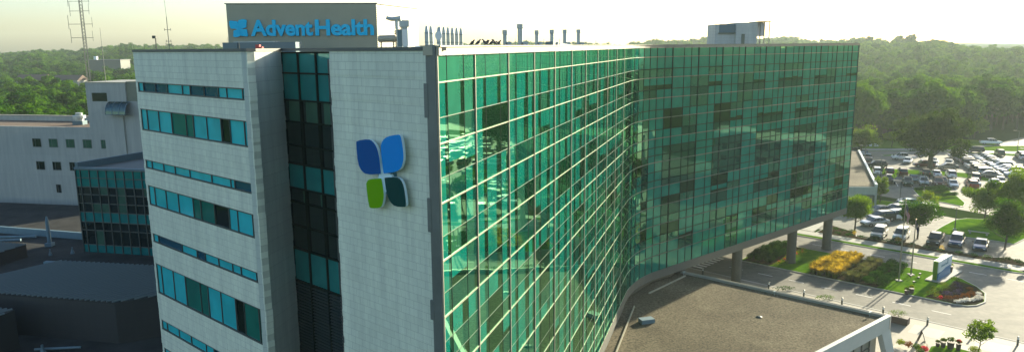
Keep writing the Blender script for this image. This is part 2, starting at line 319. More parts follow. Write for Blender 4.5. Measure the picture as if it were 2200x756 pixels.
kerbed('verge_lawn', [QW(-100, 114), QW(-14.5, 114), QW(-12.6, 114.5), QW(-14, 115.4), QW(-100, 115.4)], 'grass', .11)
slab('sidewalk', [QW(-100, 115.4), QW(-14, 115.4), QW(-12.9, 116.4), QW(-13.5, 117.7), QW(-100, 117.7)], 0, .12, ['walk'], **S_)
slab('entrance_sidewalk', [QW(-46, 118), QW(-42.5, 118), QW(-44, 136), QW(-48, 136)], 0, .11, ['walk'], **S_)
kerbed('planting_bed', [QW(-42, 117.72), QW(-13.5, 117.72), QW(-13.2, 120), QW(-16, 121.6), QW(-18, 120.2), QW(-26.2, 119.6), QW(-27.5, 120.8), QW(-29.8, 120.8), QW(-30.2, 119.4), QW(-36.2, 119.6), QW(-37, 122), QW(-42, 124.5)], 'mulch', .12)
kerbed('corner_lawn', [(69.6, 114.9), (72.5, 117.8), (75.3, 120.4), (77.6, 122.4), (80.2, 123.4), (83.7, 122.4), (88, 119), (84, 112), (77, 106.5), (75.5, 108.4), (72.5, 110.7), (70, 112.3)], 'grass')
kerbed('tree_island_lawn', [(71.5, 124.5), (76.5, 131.6), (78.0, 132), (79.3, 131.2), (78.4, 129.2), (75.4, 126.4), (73, 123.8)], 'grass')
kerbed('lamp_lawn', [(66.5, 128.4), (68, 134.8), (70.5, 139.5), (73.5, 138.5), (74.7, 136.8), (74.8, 134.3), (73.9, 133.2), (71, 130.8)], 'grass')
kerbed('hedge_island_lawn', [(82.4, 142.6), (85, 149.5), (87.3, 150.6), (92.1, 149.8), (91.5, 146.8), (90.1, 142.1), (87.7, 135.6), (85.4, 132.6), (83.4, 137)], 'grass')
kerbed('lot_divider_lawn', [(84.2, 165.8), (83.0, 171), (84, 178), (87, 183.7), (88.6, 183.7), (88.9, 178), (94.4, 174.2), (101.8, 171.8), (107.8, 168), (109, 163), (108.5, 157.2), (106, 157.5), (102.9, 163.7), (98.3, 165.7), (93.5, 167.2)], 'grass')
kerbed('small_island_lawn', [(102.5, 196.7), (106.9, 198.2), (110.1, 197.6), (106.0, 194.9), (102.5, 195.3)], 'grass')
kerbed('road_divider_lawn', [(129.8, 199.2), (134.9, 198), (149, 194), (149, 191), (140.5, 191), (134.5, 195.3), (130.3, 196.5)], 'grass')
kerbed('lamp_island_lawn', [(115, 164.3), (118, 163.4), (122, 159), (121, 157.8), (116.2, 160.2), (114.5, 162.4)], 'grass')
# plaza along the low building
slab('plaza_pavement', [QW(-60, 60), QW(60, 60), QW(40, 86.7), QW(-60, 86.7)], -.1, .125, ['paver'], **S_)
for i in range(7):
    for j in range(4):
        if (i + j) % 2 == 0: sheet('plaza_paving_panel', [QW(-19 + 3 * i, 85 - 3 * j), QW(-16.06 + 3 * i, 85 - 3 * j), QW(-16.06 + 3 * i, 82.06 - 3 * j), QW(-19 + 3 * i, 82.06 - 3 * j)], .131, 'paver2', **S_)
slab('plaza_kerb', [QW(-60, 86.7), QW(40, 86.7), QW(40, 87.0), QW(-60, 87.0)], -.1, .15, ['conc'], **S_)
# painted markings
for k in range(7): sheet('crosswalk_marking', [QW(-49.6, 88 + k * .98), QW(-46.4, 88 + k * .98), QW(-46.4, 88.5 + k * .98), QW(-49.6, 88.5 + k * .98)], .028, 'white', **S_)
for k in range(6): sheet('crosswalk_marking', [QW(-49.6, 108 + k * .98), QW(-46.4, 108 + k * .98), QW(-46.4, 108.5 + k * .98), QW(-49.6, 108.5 + k * .98)], .028, 'white', **S_)
for k in range(8): sheet('lane_marking', [QW(-44 + k * 4.2, 91.1), QW(-42 + k * 4.2, 91.1), QW(-42 + k * 4.2, 91.22), QW(-44 + k * 4.2, 91.22)], .028, 'white', **S_)
for k in range(8): sheet('lane_marking', [QW(-44 + k * 4.2, 110.4), QW(-42 + k * 4.2, 110.4), QW(-42 + k * 4.2, 110.52), QW(-44 + k * 4.2, 110.52)], .028, 'white', **S_)
for k in range(7): 
    a = V2(76.2, 139.2) + V2(.70, -.71) * (k * 1.05); b = V2(.71, .70) * 2.4; c = V2(.70, -.71) * .5
    sheet('crosswalk_marking', [a, a + b, a + b + c, a + c], .06, 'white', **S_)
for k in range(9):
    a = V2(83.2, 158.7) + V2(.92, -.39) * (k * 2.75); b = V2(-.39, -.92) * 5.2; c = V2(.92, -.39) * .12
    sheet('bay_marking', [a, a + b, a + b + c, a + c], .062, 'white', **S_)
for k in range(14):
    a = V2(124.5, 194) + V2(-.33, -.94) * (k * 2.8); b = V2(.94, -.33) * 10.4; c = V2(-.33, -.94) * .12
    sheet('bay_marking', [a - b * .5, a + b * .5, a + b * .5 + c, a - b * .5 + c], .062, 'white', **S_)

# ------------------------------------------------------------------ the hospital
WL, WR = V2(-20.7, 39.95), V2(-11.57, 31.92)
SL, SR = V2(-10.97, 34.85), V2(-7.4, 31.72)
PL, PR, GC = V2(-7.28, 29.26), V2(-2.93, 25.34), V2(-2.56, 25.01)
tw = (WR - WL).normalized(); nw = V2(-.6605, -.7508)      # outward normal of the white fronts
hosp = thing('hospital_building', 'long hospital tower with white stone end walls and a green glass curtain wall', 'building', (GC.x, GC.y, 0))
# glass facade path: straight, arc, straight
gd, rd = V2(.2997, .9540), V2(.7570, .6534)
I_ = V2(12.789, 73.884); LG = 46.67; RR = 16.0; LA = RR * .5555; LR = 45.9
gstart = GC; gend = GC + gd * LG
cen = gend + V2(gd.y, -gd.x) * RR
def path(s):
    """point, tangent, outward normal at arc length s"""
    if s <= LG: p = gstart + gd * s; t = gd
    elif s <= LG + LA:
        a = (s - LG) / RR; d0 = -V2(gd.y, -gd.x); ca, sa = math.cos(-a), math.sin(-a); d = V2(d0.x * ca - d0.y * sa, d0.x * sa + d0.y * ca); p = cen + d * RR; t = V2(d.y, -d.x)
    else: p = path(LG + LA)[0] + rd * (s - LG - LA); t = rd
    return p, t, V2(t.y, -t.x)
RE = path(LG + LA + LR)[0]
vert = [(0, 1), (.88, 0), (2.54, 0)]
s = 3.73
while s < LG - 1.0:
    vert.append((s, 1))
    for k in (1.28, 3.2):
        if s + k < LG: vert.append((s + k, 0))
    s += 4.34
vert = [v for v in vert if v[0] < LG + .6]
sa = vert[-1][0]; s = sa + 1.35
while s < LG + LA + .4: vert.append((s, 0)); s += 1.38
s = vert[-1][0] + 1.33; kx = 0
while s < LG + LA + LR - .6: vert.append((s, 1 if kx % 3 == 0 else 0)); s += (2.05, 1.34, 1.33)[kx % 3]; kx += 1
vert.append((LG + LA + LR, 1))
S = [v[0] for v in vert]
# rows (zrel, thick)
lv = [(-.30, 0), (-1.21, 1), (-2.44, 0), (-3.36, 1), (-4.59, 0), (-5.51, 1), (-6.74, 0), (-7.64, 1), (-8.87, 0), (-9.79, 1), (-10.75, 0), (-11.6, 0), (-12.37, 1), (-13.4, 0), (-14.35, 0), (-15.09, 1), (-16.35, 0), (-17.22, 1), (-18.45, 0), (-19.36, 1), (-20.6, 0), (-21.52, 1), (-22.8, 1), (-24.65, 1)]
Zs = [l[0] for l in lv]
GM = ['teal', 'teal2', 'blind', 'dark', 'deep']
onG = lambda s: s < LG + 1
def pane_rows(i, r, rr, colr):
    """which glass stands in row r of column i; one floor is four rows of the upper storeys"""
    on_g = onG(S[i]); z = Zs[r]
    if S[i] > LG + LA * .5:
        k = (i + (0 if r < 6 else 3)) % 6; h = random.Random(int((i + (0 if r < 6 else 3)) // 6) * 31 + (r // 4) * 7 + (k // 2)).random()
        if r in (0, 1) or k >= 4: return 'teal' if r > 0 or h < .6 else 'teal2'
        if 10 <= r <= 14: return 'deep'
        if r in (2, 6, 15, 19): return 'dark' if h < .2 else ('blind' if h < .5 else 'teal')
        if r in (3, 7, 16, 20): return 'dark' if h < .2 else ('split' if h < .7 else 'blind')
        if r in (4, 8, 17, 21): return 'deep' if h < .7 else 'teal'
        return 'teal' if h > .15 else 'blind'
    if r == 0: return 'teal2' if on_g else 'teal'
    if r == 1: return 'teal2' if (on_g and rr.random() < .5) else 'teal'
    vis = {2: 0, 3: 1, 6: 0, 7: 1, 10: 0, 11: 0, 12: 1, 15: 0, 16: 1, 19: 0, 20: 1}
    if r in vis:
        if colr < .26: return 'teal'
        if colr < .50: return 'dark' 
        if colr < .80: return 'blind' if vis[r] == 0 or rr.random() < .6 else 'split'
        return 'split' if vis[r] else 'blind'
    if r in (4, 8, 13, 17): return 'deep' if colr > .26 and rr.random() < .75 else 'teal'
    return 'teal'
cw = {}
frameG = MB(); frameR = MB(); capG = MB(); capR = MB()
floors = [(0, 4), (4, 8), (8, 11), (11, 14), (14, 18), (18, 23)]
majors = [i for i, v in enumerate(vert) if v[1]] 
# group the columns into bays
bays = []; a = 0
while a < len(S) - 1:
    b = a + 3 if S[a] < LG + .5 else a + 3
    if a == 0: b = 3
    b = min(b, len(S) - 1); bays.append((a, b)); a = b
glassG = MB()
curtG = None
wing_west = bpy.data.objects.new('glass_wing', None); C.objects.link(wing_west); wing_west.parent = hosp; wing_west.matrix_basis = Matrix.Identity(4)
wing_east = bpy.data.objects.new('glass_wing', None); C.objects.link(wing_east); wing_east.parent = hosp
wing_west['label'] = 'sunlit green glass front of the near wing'; wing_east['label'] = 'shaded green glass front of the wing raised on columns'
rr = random.Random(11)
nwin = 0
for (a, b) in bays:
    smid = (S[a] + S[b]) / 2; par = wing_west if smid < LG + LA * .5 else wing_east
    for (r0, r1) in floors:
        m = MB(); colr = [rr.random() for _ in range(b - a)]
        cw_ = rr.random()
        if cw_ < .5: colr = [cw_ * 0 + rr.random() * .3 if k == 0 else colr[-1] for k in range(b - a)]
        if not onG(smid) and r0 >= 8 and rr.random() < .35: colr = [.4] * (b - a)
        for i in range(a, b):
            for r in range(r0, r1):
                z1, z0 = zz(Zs[r]), zz(Zs[r + 1]); pa, ta, _ = path(S[i]); pb, _, _ = path(S[i + 1]); n = unit(pa, pb); n = V2(n.y, -n.x)
                kind = pane_rows(i, r, rr, colr[i - a]); t0_, tx_, tz_ = rr.uniform(-.001, .001), rr.uniform(-.0022, .0022), rr.uniform(-.0022, .0022); ti = [t0_, t0_ + tx_, t0_ + tx_ + tz_, t0_ + tz_]
                def P(p, z, t): q = p + n * (.0 + t); return (q.x, q.y, z)
                def quad(u0, u1, y0, y1, kd):
                    A_, B_ = pa.lerp(pb, u0), pa.lerp(pb, u1)
                    m.poly([P(A_, y0, ti[0]), P(B_, y0, ti[1]), P(B_, y1, ti[2]), P(A_, y1, ti[3])], GM.index(kd))
                if kind == 'split':
                    zc = z0 + (z1 - z0) * rr.choice((.28, .38)); quad(0, 1, z0, zc, 'dark'); quad(0, 1, zc, z1, 'teal')
                elif onG(S[i]) and r > 0 and kind != 'dark':
                    f = rr.uniform(.62, .74) if r > 1 else .78; quad(0, f, z0, z1, kind); quad(f, 1, z0, z1, 'dark' if rr.random() < .6 else 'deep')
                else: quad(0, 1, z0, z1, kind)
        m.build('window', GM, par); nwin += 1
# mullions and caps
for i, (s, mj) in enumerate(vert):
    p, t, n = path(s); g_ = onG(s); F = frameG if g_ else frameR; wdt, dp = (.05, .05) if mj and g_ else ((.14, .05) if mj else ((.035, .01) if g_ else (.10, .03)))
    zb = zz(-24.65); zt = zz(-.25)
    q = p - t * wdt / 2 - n * .03
    F.obox((q.x, q.y, zb), (t.x * wdt, t.y * wdt, 0), (n.x * (dp + .03), n.y * (dp + .03), 0), (0, 0, zt - zb), 0 if not (mj and g_) else 1)
NS = 26
def hstrip(F, s0, s1, z, h, dp, m, back=.03):
    pts = [s0, s1]
    if s1 > LG and s0 < LG + LA: pts = sorted({s0, s1} | {s0 + (s1 - s0) * k / 1 for k in (0, 1)})
    p0, p1 = path(s0)[0], path(s1)[0]; t = unit(p0, p1); n = V2(t.y, -t.x); q = p0 - n * back; L = (p1 - p0).length
    F.obox((q.x, q.y, z - h / 2), (t.x * L, t.y * L, 0), (n.x * (dp + back), n.y * (dp + back), 0), (0, 0, h), m)
for r, (z, th) in enumerate(lv):
    if r == 0: continue
    for i in range(len(S) - 1):
        g_ = onG(S[i]); F = frameG if g_ else frameR
        if th: hstrip(F, S[i], S[i + 1], zz(z), .042 if g_ else .08, .035 if g_ else .05, 1 if g_ else 2)
        else: hstrip(F, S[i], S[i + 1], zz(z), .03 if g_ else .08, .008 if g_ else .03, 3 if g_ else 0)
frameG.build('mullion_grid', ['dmull', 'cream', 'mull', 'mull'], wing_west)
frameR.build('mullion_grid', ['dmull', 'cream', 'mull', 'mull'], wing_east)
rw = MB(); rw.prism([(-12, 48), (2, 60), (5, 95), (0, 130), (-20, 140), (-42, 122), (-33, 90), (-22, 55)], 0, zz(-1.6)); rw.build('rear_shade_mass', ['cladS'], hosp, label='rear wing hidden behind the white tower')  # unseen rear mass, put in to keep the sun off the low left roofs
# coping of the glass wings, beam under them, soffit
for par, lo, hi, mm in ((wing_west, 0, LG + .6, 'cream'), (wing_east, LG + .6, LG + LA + LR, 'steel')):
    c = MB(); bmn = MB()
    sl = [s for s in S if lo - .7 <= s <= hi + .7]
    for i in range(len(sl) - 1):
        hstrip(c, sl[i], sl[i + 1], zz(-.13), .30, .10, 0, .5); hstrip(c, sl[i], sl[i + 1], zz(.03), .05, .16, 0, .6)
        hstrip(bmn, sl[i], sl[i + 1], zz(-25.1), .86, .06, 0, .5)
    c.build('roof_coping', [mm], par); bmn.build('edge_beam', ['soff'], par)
# solid body behind the glass (keeps light out), the roof deck, end walls
ninR = V2(-rd.y, rd.x); ninG = V2(-gd.y, gd.x); DW = 18.0
pA = path(0)[0] + ninG * .5; nodes_out = [path(s)[0] - path(s)[2] * .12 for s in (0.1, LG, LG + LA * .25, LG + LA * .5, LG + LA * .75, LG + LA, LG + LA + LR - .05)]
REi = RE + ninR * DW; Iin = V2(-5.5, 84.5)
bodyG = MB(); bodyG.prism([tuple(nodes_out[0]), tuple(nodes_out[1]), (gend + ninG * DW)[:], (-14.5, 37.5), (-8.5, 33.0), (-6.9, 30.0), (-4.2, 27.2)], 0, zz(-.5))
bodyG.build('wing_body', ['coping', 'lowroof'], wing_west)
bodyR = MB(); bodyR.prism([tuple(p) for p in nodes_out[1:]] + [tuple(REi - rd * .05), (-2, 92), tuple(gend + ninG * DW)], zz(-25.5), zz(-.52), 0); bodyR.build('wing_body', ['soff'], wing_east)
ew = MB(); q = RE; ew.obox((q.x, q.y, zz(-25.5)), (ninR.x * DW, ninR.y * DW, 0), (rd.x * .25, rd.y * .25, 0), (0, 0, 25.55)); ew.build('end_wall', ['teal'], wing_east)
# columns under the east wing
colpts = []
for u in (5.2, 31.5, 42.2):
    p = path(LG + LA + u)[0] + ninR * .95; colpts.append(p)
    for row in range(2):
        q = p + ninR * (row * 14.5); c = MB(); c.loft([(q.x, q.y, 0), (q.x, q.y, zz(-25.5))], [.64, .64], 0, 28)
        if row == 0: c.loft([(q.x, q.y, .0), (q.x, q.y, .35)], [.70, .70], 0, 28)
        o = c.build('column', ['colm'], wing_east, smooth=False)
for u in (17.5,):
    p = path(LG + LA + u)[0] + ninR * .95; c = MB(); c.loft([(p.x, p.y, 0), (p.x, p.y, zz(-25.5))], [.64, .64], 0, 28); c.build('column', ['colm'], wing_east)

# --- white front wall with ribbon windows
def inset_pts(tl, zA=39.95, zB=31.92): return [t * zA / (zB + t * (zA - zB)) for t in tl]
Wlen = (WR - WL).length
bands = [(-1.73, -2.28, [70, 103, 183, 264, 365, 418, 512, 610, 668, 777, 812], 'CNNCCNNCCC'),
         (-3.19, -4.39, [97, 135, 213, 300, 398, 448, 540, 638, 700, 800, 840], 'CCCGGCCDCC'),
         (-6.03, -6.53, [612, 637, 688, 738, 803, 900, 985, 1003, 1092], 'CCCCCCCN'),
         (-7.49, -8.63, [643, 667, 715, 767, 830, 863, 922, 985, 1022, 1088, 1107], 'CCCCGGDCCC'),
         (-10.27, -10.79, [657, 678, 778, 842, 877, 935, 995, 1032, 1100, 1120], 'CNCNCCCCC'),
         (-12.05, -13.85, [125, 157, 240, 325, 430, 485, 578, 683, 745, 853, 890], 'CCCGGCCDGG'),
         (-15.45, -16.05, [148, 182, 263, 347, 450, 505, 600, 700, 800, 890], 'CCCCCNCCC'),
         (-17.2, -18.9, [170, 205, 290, 375, 480, 540, 640, 740, 850, 890], 'CCCGGCCDC'),
         (-21.0, -21.6, [148, 300, 450, 600, 740, 890], 'CNCCC'), (-22.6, -24.0, [148, 300, 450, 600, 740, 890], 'CGCDC')]
wall_w = MB(); cr = random.Random(3)
WT = -.02
def wall_pt(A, t, s, o=0.): p = A + t * s + nw * o; return p
def courses(mb, A, t, n, s0, s1, z_hi, z_lo, h=.31, jag=(.05, .02), depth=.35):
    """stacked courses of stone panels; each course ends and stands a little differently"""
    z = z_hi; k = 0
    while z > z_lo + .02:
        hh = min(h, z - z_lo); j0, j1 = cr.uniform(0, jag[0]), cr.uniform(0, jag[1]); o = (.004, .010, .017)[k % 3] + cr.uniform(0, .004); k += 1
        p = A + t * (s0 - j0) + n * (o - depth)
        mb.obox((p.x, p.y, z - hh), (t.x * (s1 - s0 + j0 + j1), t.y * (s1 - s0 + j0 + j1), 0), (n.x * depth, n.y * depth, 0), (0, 0, hh)); z -= hh
zc = zz(-.12)
for (a, b, sp, ty) in bands:
    courses(wall_w, WL, tw, nw, 0, Wlen, zc, zz(a), .31 if zc < zz(-1) else .46)
    e0 = .22 + .0 * (a < -3); e1 = .22
    for (s0, s1) in ((0, e0), (Wlen - e1, Wlen)):
        courses(wall_w, WL, tw, nw, s0, s1, zz(a), zz(b), .31, (.05 if s0 == 0 else 0, 0 if s0 == 0 else .05))
    zc = zz(b)
courses(wall_w, WL, tw, nw, 0, Wlen, zc, .0, .31)
wall_w.build('stone_wall', ['cladW'], hosp, label='white stone wall with ribbon windows')
TY = {'C': 0, 'N': 1, 'G': 2, 'D': 3}
for (a, b, sp, ty) in bands:
    m = MB(); f = [(x - sp[0]) / (sp[-1] - sp[0]) for x in sp]; f = inset_pts(f); L0, L1 = .22, Wlen - .22; ss = [L0 + (L1 - L0) * x for x in f]
    for i, k in enumerate(ty):
        p, q = WL + tw * ss[i] - nw * .06, WL + tw * ss[i + 1] - nw * .06
        if a == -3.19 and k == 'G': k = 'G'
        m.poly([(p.x, p.y, zz(b)), (q.x, q.y, zz(b)), (q.x, q.y, zz(a)), (p.x, p.y, zz(a))], TY[k])
    for i, x in enumerate(ss):
        wd = .055 if i in (0, len(ss) - 1) else (.05 if i % 2 else .025); p = WL + tw * (x - wd / 2) - nw * .07; m.obox((p.x, p.y, zz(b)), (tw.x * wd, tw.y * wd, 0), (nw.x * .07, nw.y * .07, 0), (0, 0, a - b), 4)
    for z, h in ((zz(a) - .05, .05), (zz(b), .07)):
        p = WL + tw * L0 - nw * .07; m.obox((p.x, p.y, z), (tw.x * (L1 - L0), tw.y * (L1 - L0), 0), (nw.x * .085, nw.y * .085, 0), (0, 0, h), 4)
    m.build('ribbon_window', ['cyan', 'navy', 'wgreen', 'black', 'mull'], hosp)
# side return of the white front
ds = (SL - WR); Ls = ds.length; ds.normalize(); ns = V2(ds.y, -ds.x)
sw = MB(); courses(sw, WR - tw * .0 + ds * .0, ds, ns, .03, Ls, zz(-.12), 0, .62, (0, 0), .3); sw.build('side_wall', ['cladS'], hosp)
bk = MB(); A = WL + tw * .2 - nw * .36; B = WR - tw * .3 - nw * .36
bk.prism([tuple(A), tuple(B), tuple(SL - tw * .25 - nw * .3), tuple(V2(-8, 50)), tuple(WL - nw * 20 + tw * .2)], 0, zz(-.6)); bk.build('stone_block_body', ['coping'], hosp)
# recessed glazed strip
st = SR - SL; Lt = st.length; st.normalize()
rows = [(-.20, -1.15, 't'), (-1.15, -2.42, 't'), (-2.42, -3.45, 'c'), (-3.45, -4.6, 'b'), (-4.6, -5.49, 'b'), (-5.49, -6.71, 't'), (-6.71, -7.4, 'm'), (-7.4, -8.6, 'b'), (-8.6, -9.79, 'b'), (-9.79, -11.46, 't'), (-11.46, -30.6, 'l')]
cols = [0, 1.42, 2.87, 4.3, Lt]
sg = MB(); lou = MB()
for (z1, z0, k) in rows:
    for i in range(len(cols) - 1):
        p, q = SL + st * cols[i], SL + st * cols[i + 1]
        def qd(u0, u1, mi):
            a_, b_ = p.lerp(q, u0), p.lerp(q, u1); sg.poly([(a_.x, a_.y, zz(z0)), (b_.x, b_.y, zz(z0)), (b_.x, b_.y, zz(z1)), (a_.x, a_.y, zz(z1))], mi)
        if k == 't': qd(0, 1, 0)
        elif k == 'b': qd(0, 1, 1)
        elif k == 'c': qd(0, .25, 1); qd(.25, 1, 2)
        elif k == 'm': qd(0, .8, 1); qd(.8, 1, 2)
        else: qd(0, 1, 1)
    p = SL + nw * -.02; sg.obox((p.x, p.y, zz(z1) - .04), (st.x * Lt, st.y * Lt, 0), (nw.x * .09, nw.y * .09, 0), (0, 0, .08), 3)
for c_ in cols:
    p = SL + st * (c_ - .04) - nw * .02; sg.obox((p.x, p.y, 0), (st.x * .08, st.y * .08, 0), (nw.x * .11, nw.y * .11, 0), (0, 0, zz(-.2)), 3)
sg.build('recessed_window', ['stripteal', 'black', 'curt', 'dmull'], hosp)
z = zz(-11.6)
while z > 0.3:
    p = SL + nw * .0; lou.obox((p.x, p.y, z), (st.x * Lt, st.y * Lt, 0), (nw.x * .07, nw.y * .07, -.05), (0, 0, .03)); z -= .16
lou.build('louver_screen', ['louver'], hosp)
# logo wall
Plen = (PR - PL).length; pw = MB(); courses(pw, PL, tw, nw, 0, Plen, zz(-.12), 0, .31, (.06, .0), .4); pw.build('logo_wall', ['cladW'], hosp, label='white stone wall behind the leaf emblem')
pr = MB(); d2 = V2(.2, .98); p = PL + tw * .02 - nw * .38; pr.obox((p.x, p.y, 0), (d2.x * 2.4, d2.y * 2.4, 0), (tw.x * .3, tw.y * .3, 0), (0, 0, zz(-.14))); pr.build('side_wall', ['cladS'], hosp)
mp_ = MB(); p = PR - nw * .5; L2 = (GC - PR).length
mp_.prism([tuple(PR + nw * .06), tuple(GC + nw * .06), tuple(GC + gd * .04), tuple(GC + gd * .6 + V2(-gd.y, gd.x) * .15), tuple(PR - nw * .4)], 0, zz(.075))
for (z1, z0) in ((-1.25, -2.45), (-5.35, -6.6), (-9.2, -9.95), (-13.5, -14.7)):
    q = PR - tw * .13; mp_.obox((q.x, q.y, zz(z0)), (tw.x * .2, tw.y * .2, 0), (nw.x * .075, nw.y * .075, 0), (0, 0, z1 - z0))
mp_.build('metal_pilaster', ['steel'], hosp)
# copings of the white blocks
cp = MB()
for (A, t, L) in ((WL - tw * .06, tw, Wlen + .12), (PL - tw * .06, tw, Plen + L2 + .06), (SL, st, Lt)):
    p = A - nw * .4; cp.obox((p.x, p.y, zz(-.12)), (t.x * L, t.y * L, 0), (nw.x * .45, nw.y * .45, 0), (0, 0, .13))
p = WR - ns * .3; cp.obox((p.x, p.y, zz(-.121)), (ds.x * Ls, ds.y * Ls, 0), (ns.x * .34, ns.y * .34, 0), (0, 0, .125))
cp.build('roof_coping', ['coping'], hosp)
# roof deck surfaces (gravel) just over the bodies
dk = MB(); dk.poly([(WL.x + .6, WL.y + .6, zz(-.55)), (WR.x, WR.y + .8, zz(-.55)), (SL.x, SL.y + .3, zz(-.55)), (-6, 32, zz(-.55)), (-3.2, 27, zz(-.55)), (gend - gd * .5 + ninG * .6)[:] + (zz(-.55),), (gend + ninG * DW)[:] + (zz(-.55),), (-12, 60, zz(-.55))]); dk.build('roof_deck', ['lowroof'], hosp)

# --- leaf emblem on the logo wall: own thing mounted on it
def smooth_poly(pts, it=2):
    for _ in range(it):
        o = []
        for i in range(len(pts)):
            a, b = pts[i], pts[(i + 1) % len(pts)]; o += [(a[0] * .75 + b[0] * .25, a[1] * .75 + b[1] * .25), (a[0] * .25 + b[0] * .75, a[1] * .25 + b[1] * .75)]
        pts = o
    return pts
L1 = [(1.99, -3.67), (2.05, -3.57), (2.74, -3.45), (3.0, -3.52), (3.21, -3.71), (3.31, -3.98), (3.36, -4.3), (3.39, -4.62), (3.385, -4.66), (3.33, -4.675), (2.56, -4.78), (2.26, -4.69), (2.05, -4.44)]
L2_ = [(3.47, -3.69), (3.6, -3.44), (3.87, -3.27), (4.45, -3.155), (4.62, -3.17), (4.70, -3.5), (4.74, -3.85), (4.71, -4.08), (4.59, -4.32), (4.33, -4.48), (3.68, -4.61), (3.61, -4.62), (3.585, -4.55)]
L3 = [(2.49, -5.22), (2.56, -5.10), (2.66, -5.02), (2.86, -4.97), (3.38, -4.885), (3.42, -4.89), (3.5, -5.28), (3.52, -5.52), (3.41, -5.87), (3.25, -6.0), (2.74, -6.09), (2.60, -6.04)]
L4 = [(3.64, -4.86), (3.68, -4.825), (4.32, -4.73), (4.56, -4.8), (4.71, -5.04), (4.79, -5.58), (4.77, -5.72), (4.70, -5.76), (4.18, -5.82), (3.9, -5.68), (3.73, -5.4)]
eo = PL + nw * .36
emb = thing('leaf_emblem', 'large four leaf emblem in blues and greens on the white stone wall', 'emblem', (eo.x + tw.x * 3.5, eo.y + tw.y * 3.5, zz(-6.1)))
def outline_prism(pts, A, t, n, d0, d1, face_m, side_m, mb):
    n3 = Vector((n.x, n.y, 0)); ps = [Vector(((A + t * a).x, (A + t * a).y, zz(b))) for a, b in pts]
    ar = sum(pts[i][0] * pts[(i + 1) % len(pts)][1] - pts[(i + 1) % len(pts)][0] * pts[i][1] for i in range(len(pts)))
    if ar < 0: ps = ps[::-1]
    mb.poly([p + n3 * d1 for p in ps], face_m); mb.poly([p + n3 * d0 for p in ps[::-1]], side_m)
    for i in range(len(ps)): a, b = ps[i], ps[(i + 1) % len(ps)]; mb.poly([a + n3 * d0, b + n3 * d0, b + n3 * d1, a + n3 * d1], side_m)
for pts, mm, lab in ((L1, 'lf1', 'navy upper left leaf'), (L2_, 'lf2', 'bright blue upper right leaf'), (L3, 'lf3', 'lime green lower left leaf'), (L4, 'lf4', 'dark green lower right leaf')):
    m = MB(); pc = (sum(p[0] for p in pts) / len(pts), sum(p[1] for p in pts) / len(pts)); outline_prism(smooth_poly([(pc[0] + (p[0] - pc[0]) * 1.05, pc[1] + (p[1] - pc[1]) * 1.05) for p in pts], 1), PL, tw, nw, .25, .36, 0, 1, m); m.build('leaf_panel', [mm, 'ltrim'], emb, label=lab)
m = MB(); outline_prism([(3.43, -4.42), (3.62, -4.42), (3.62, -4.62), (3.93, -4.66), (4.02, -4.78), (3.63, -4.83), (3.69, -5.34), (3.54, -5.38), (3.46, -4.88), (3.14, -4.93), (3.22, -4.70), (3.40, -4.66)], PL, tw, nw, .2, .3, 0, 0, m); m.build('cross_panel', ['ltrim'], emb)
m = MB()
m = MB()
for (x0, z0, x1, z1) in ((3.34, -4.22, 3.6, -4.32), (3.52, -5.36, 3.72, -5.46), (3.1, -4.7, 3.16, -5.0), (3.86, -4.45, 3.93, -4.78)):
    m = MB(); p = PL + tw * x0 + nw * .02; m.obox((p.x, p.y, zz(z1)), (tw.x * (x1 - x0), tw.y * (x1 - x0), 0), (nw.x * .24, nw.y * .24, 0), (0, 0, z0 - z1)); m.build('bracket', ['arm'], emb)

# --- rooftop sign box, lettering
X0, X1, YB = -19.3, -9.3, 50.0
def pl_box(name, label, cat, pts, z0, z1, ms, **k): 
    t = thing(name, label, cat, (pts[0][0], pts[0][1], z0), **k); return t
pent = thing('rooftop_penthouse', 'tall dark ribbed penthouse carrying the blue hospital lettering', 'penthouse', (-14, 52, zz(-.55)))
b = MB(); b.prism([(X0, 50.0), (X1, 51.0), (-7.35, 58.2), (-17.5, 58.6)], zz(-.55), zz(2.98)); b.build('wall', ['ribd'], pent)
b = MB(); fd = unit((X0, 50), (X1, 51)); fn = V2(fd.y, -fd.x); FL = (V2(X1, 51) - V2(X0, 50)).length; z = zz(-.5)
while z < zz(2.85):
    p = V2(X0, 50) + fn * .0; b.obox((p.x, p.y, z), (fd.x * FL, fd.y * FL, 0), (fn.x * .035, fn.y * .035, 0), (0, 0, .045)); z += .10
b.build('ribbed_cladding', ['ribd'], pent)
b = MB(); sd = unit((X1, 51), (-7.35, 58.2)); sn = V2(sd.y, -sd.x); SLn = (V2(-7.35, 58.2) - V2(X1, 51)).length; z = zz(-.5)
while z < zz(2.85):
    p = V2(X1, 51); b.obox((p.x, p.y, z), (sd.x * SLn, sd.y * SLn, 0), (sn.x * .035, sn.y * .035, 0), (0, 0, .055)); z += .14
b.build('ribbed_cladding', ['cream'], pent, label='pale cream sunlit ribbed side')
b = MB(); b.prism([(X0 - .08, 49.93), (X1 + .08, 50.93), (-7.25, 58.3), (-17.6, 58.7)], zz(2.98), zz(3.04)); b.build('coping', ['coping'], pent)
b = MB(); p = V2(X1, 51) + sd * 3.0 + sn * .04
for k in range(8): b.obox((p.x, p.y, zz(.1 + k * .16)), (sd.x * 1.6, sd.y * 1.6, 0), (sn.x * .06, sn.y * .06, -.05), (0, 0, .05))
b.build('louver_vent', ['mull'], pent)
def text_mesh(txt, size, extrude, off=0, spacing=1.0):
    c = bpy.data.curves.new('t', 'FONT'); c.body = txt; c.size = size; c.extrude = extrude; c.offset = off; c.resolution_u = 4; c.space_character = spacing
    o = bpy.data.objects.new('t', c); C.objects.link(o); bpy.context.view_layer.update(); dg = bpy.context.evaluated_depsgraph_get()
    me = bpy.data.meshes.new_from_object(o.evaluated_get(dg)); bpy.data.objects.remove(o); return me
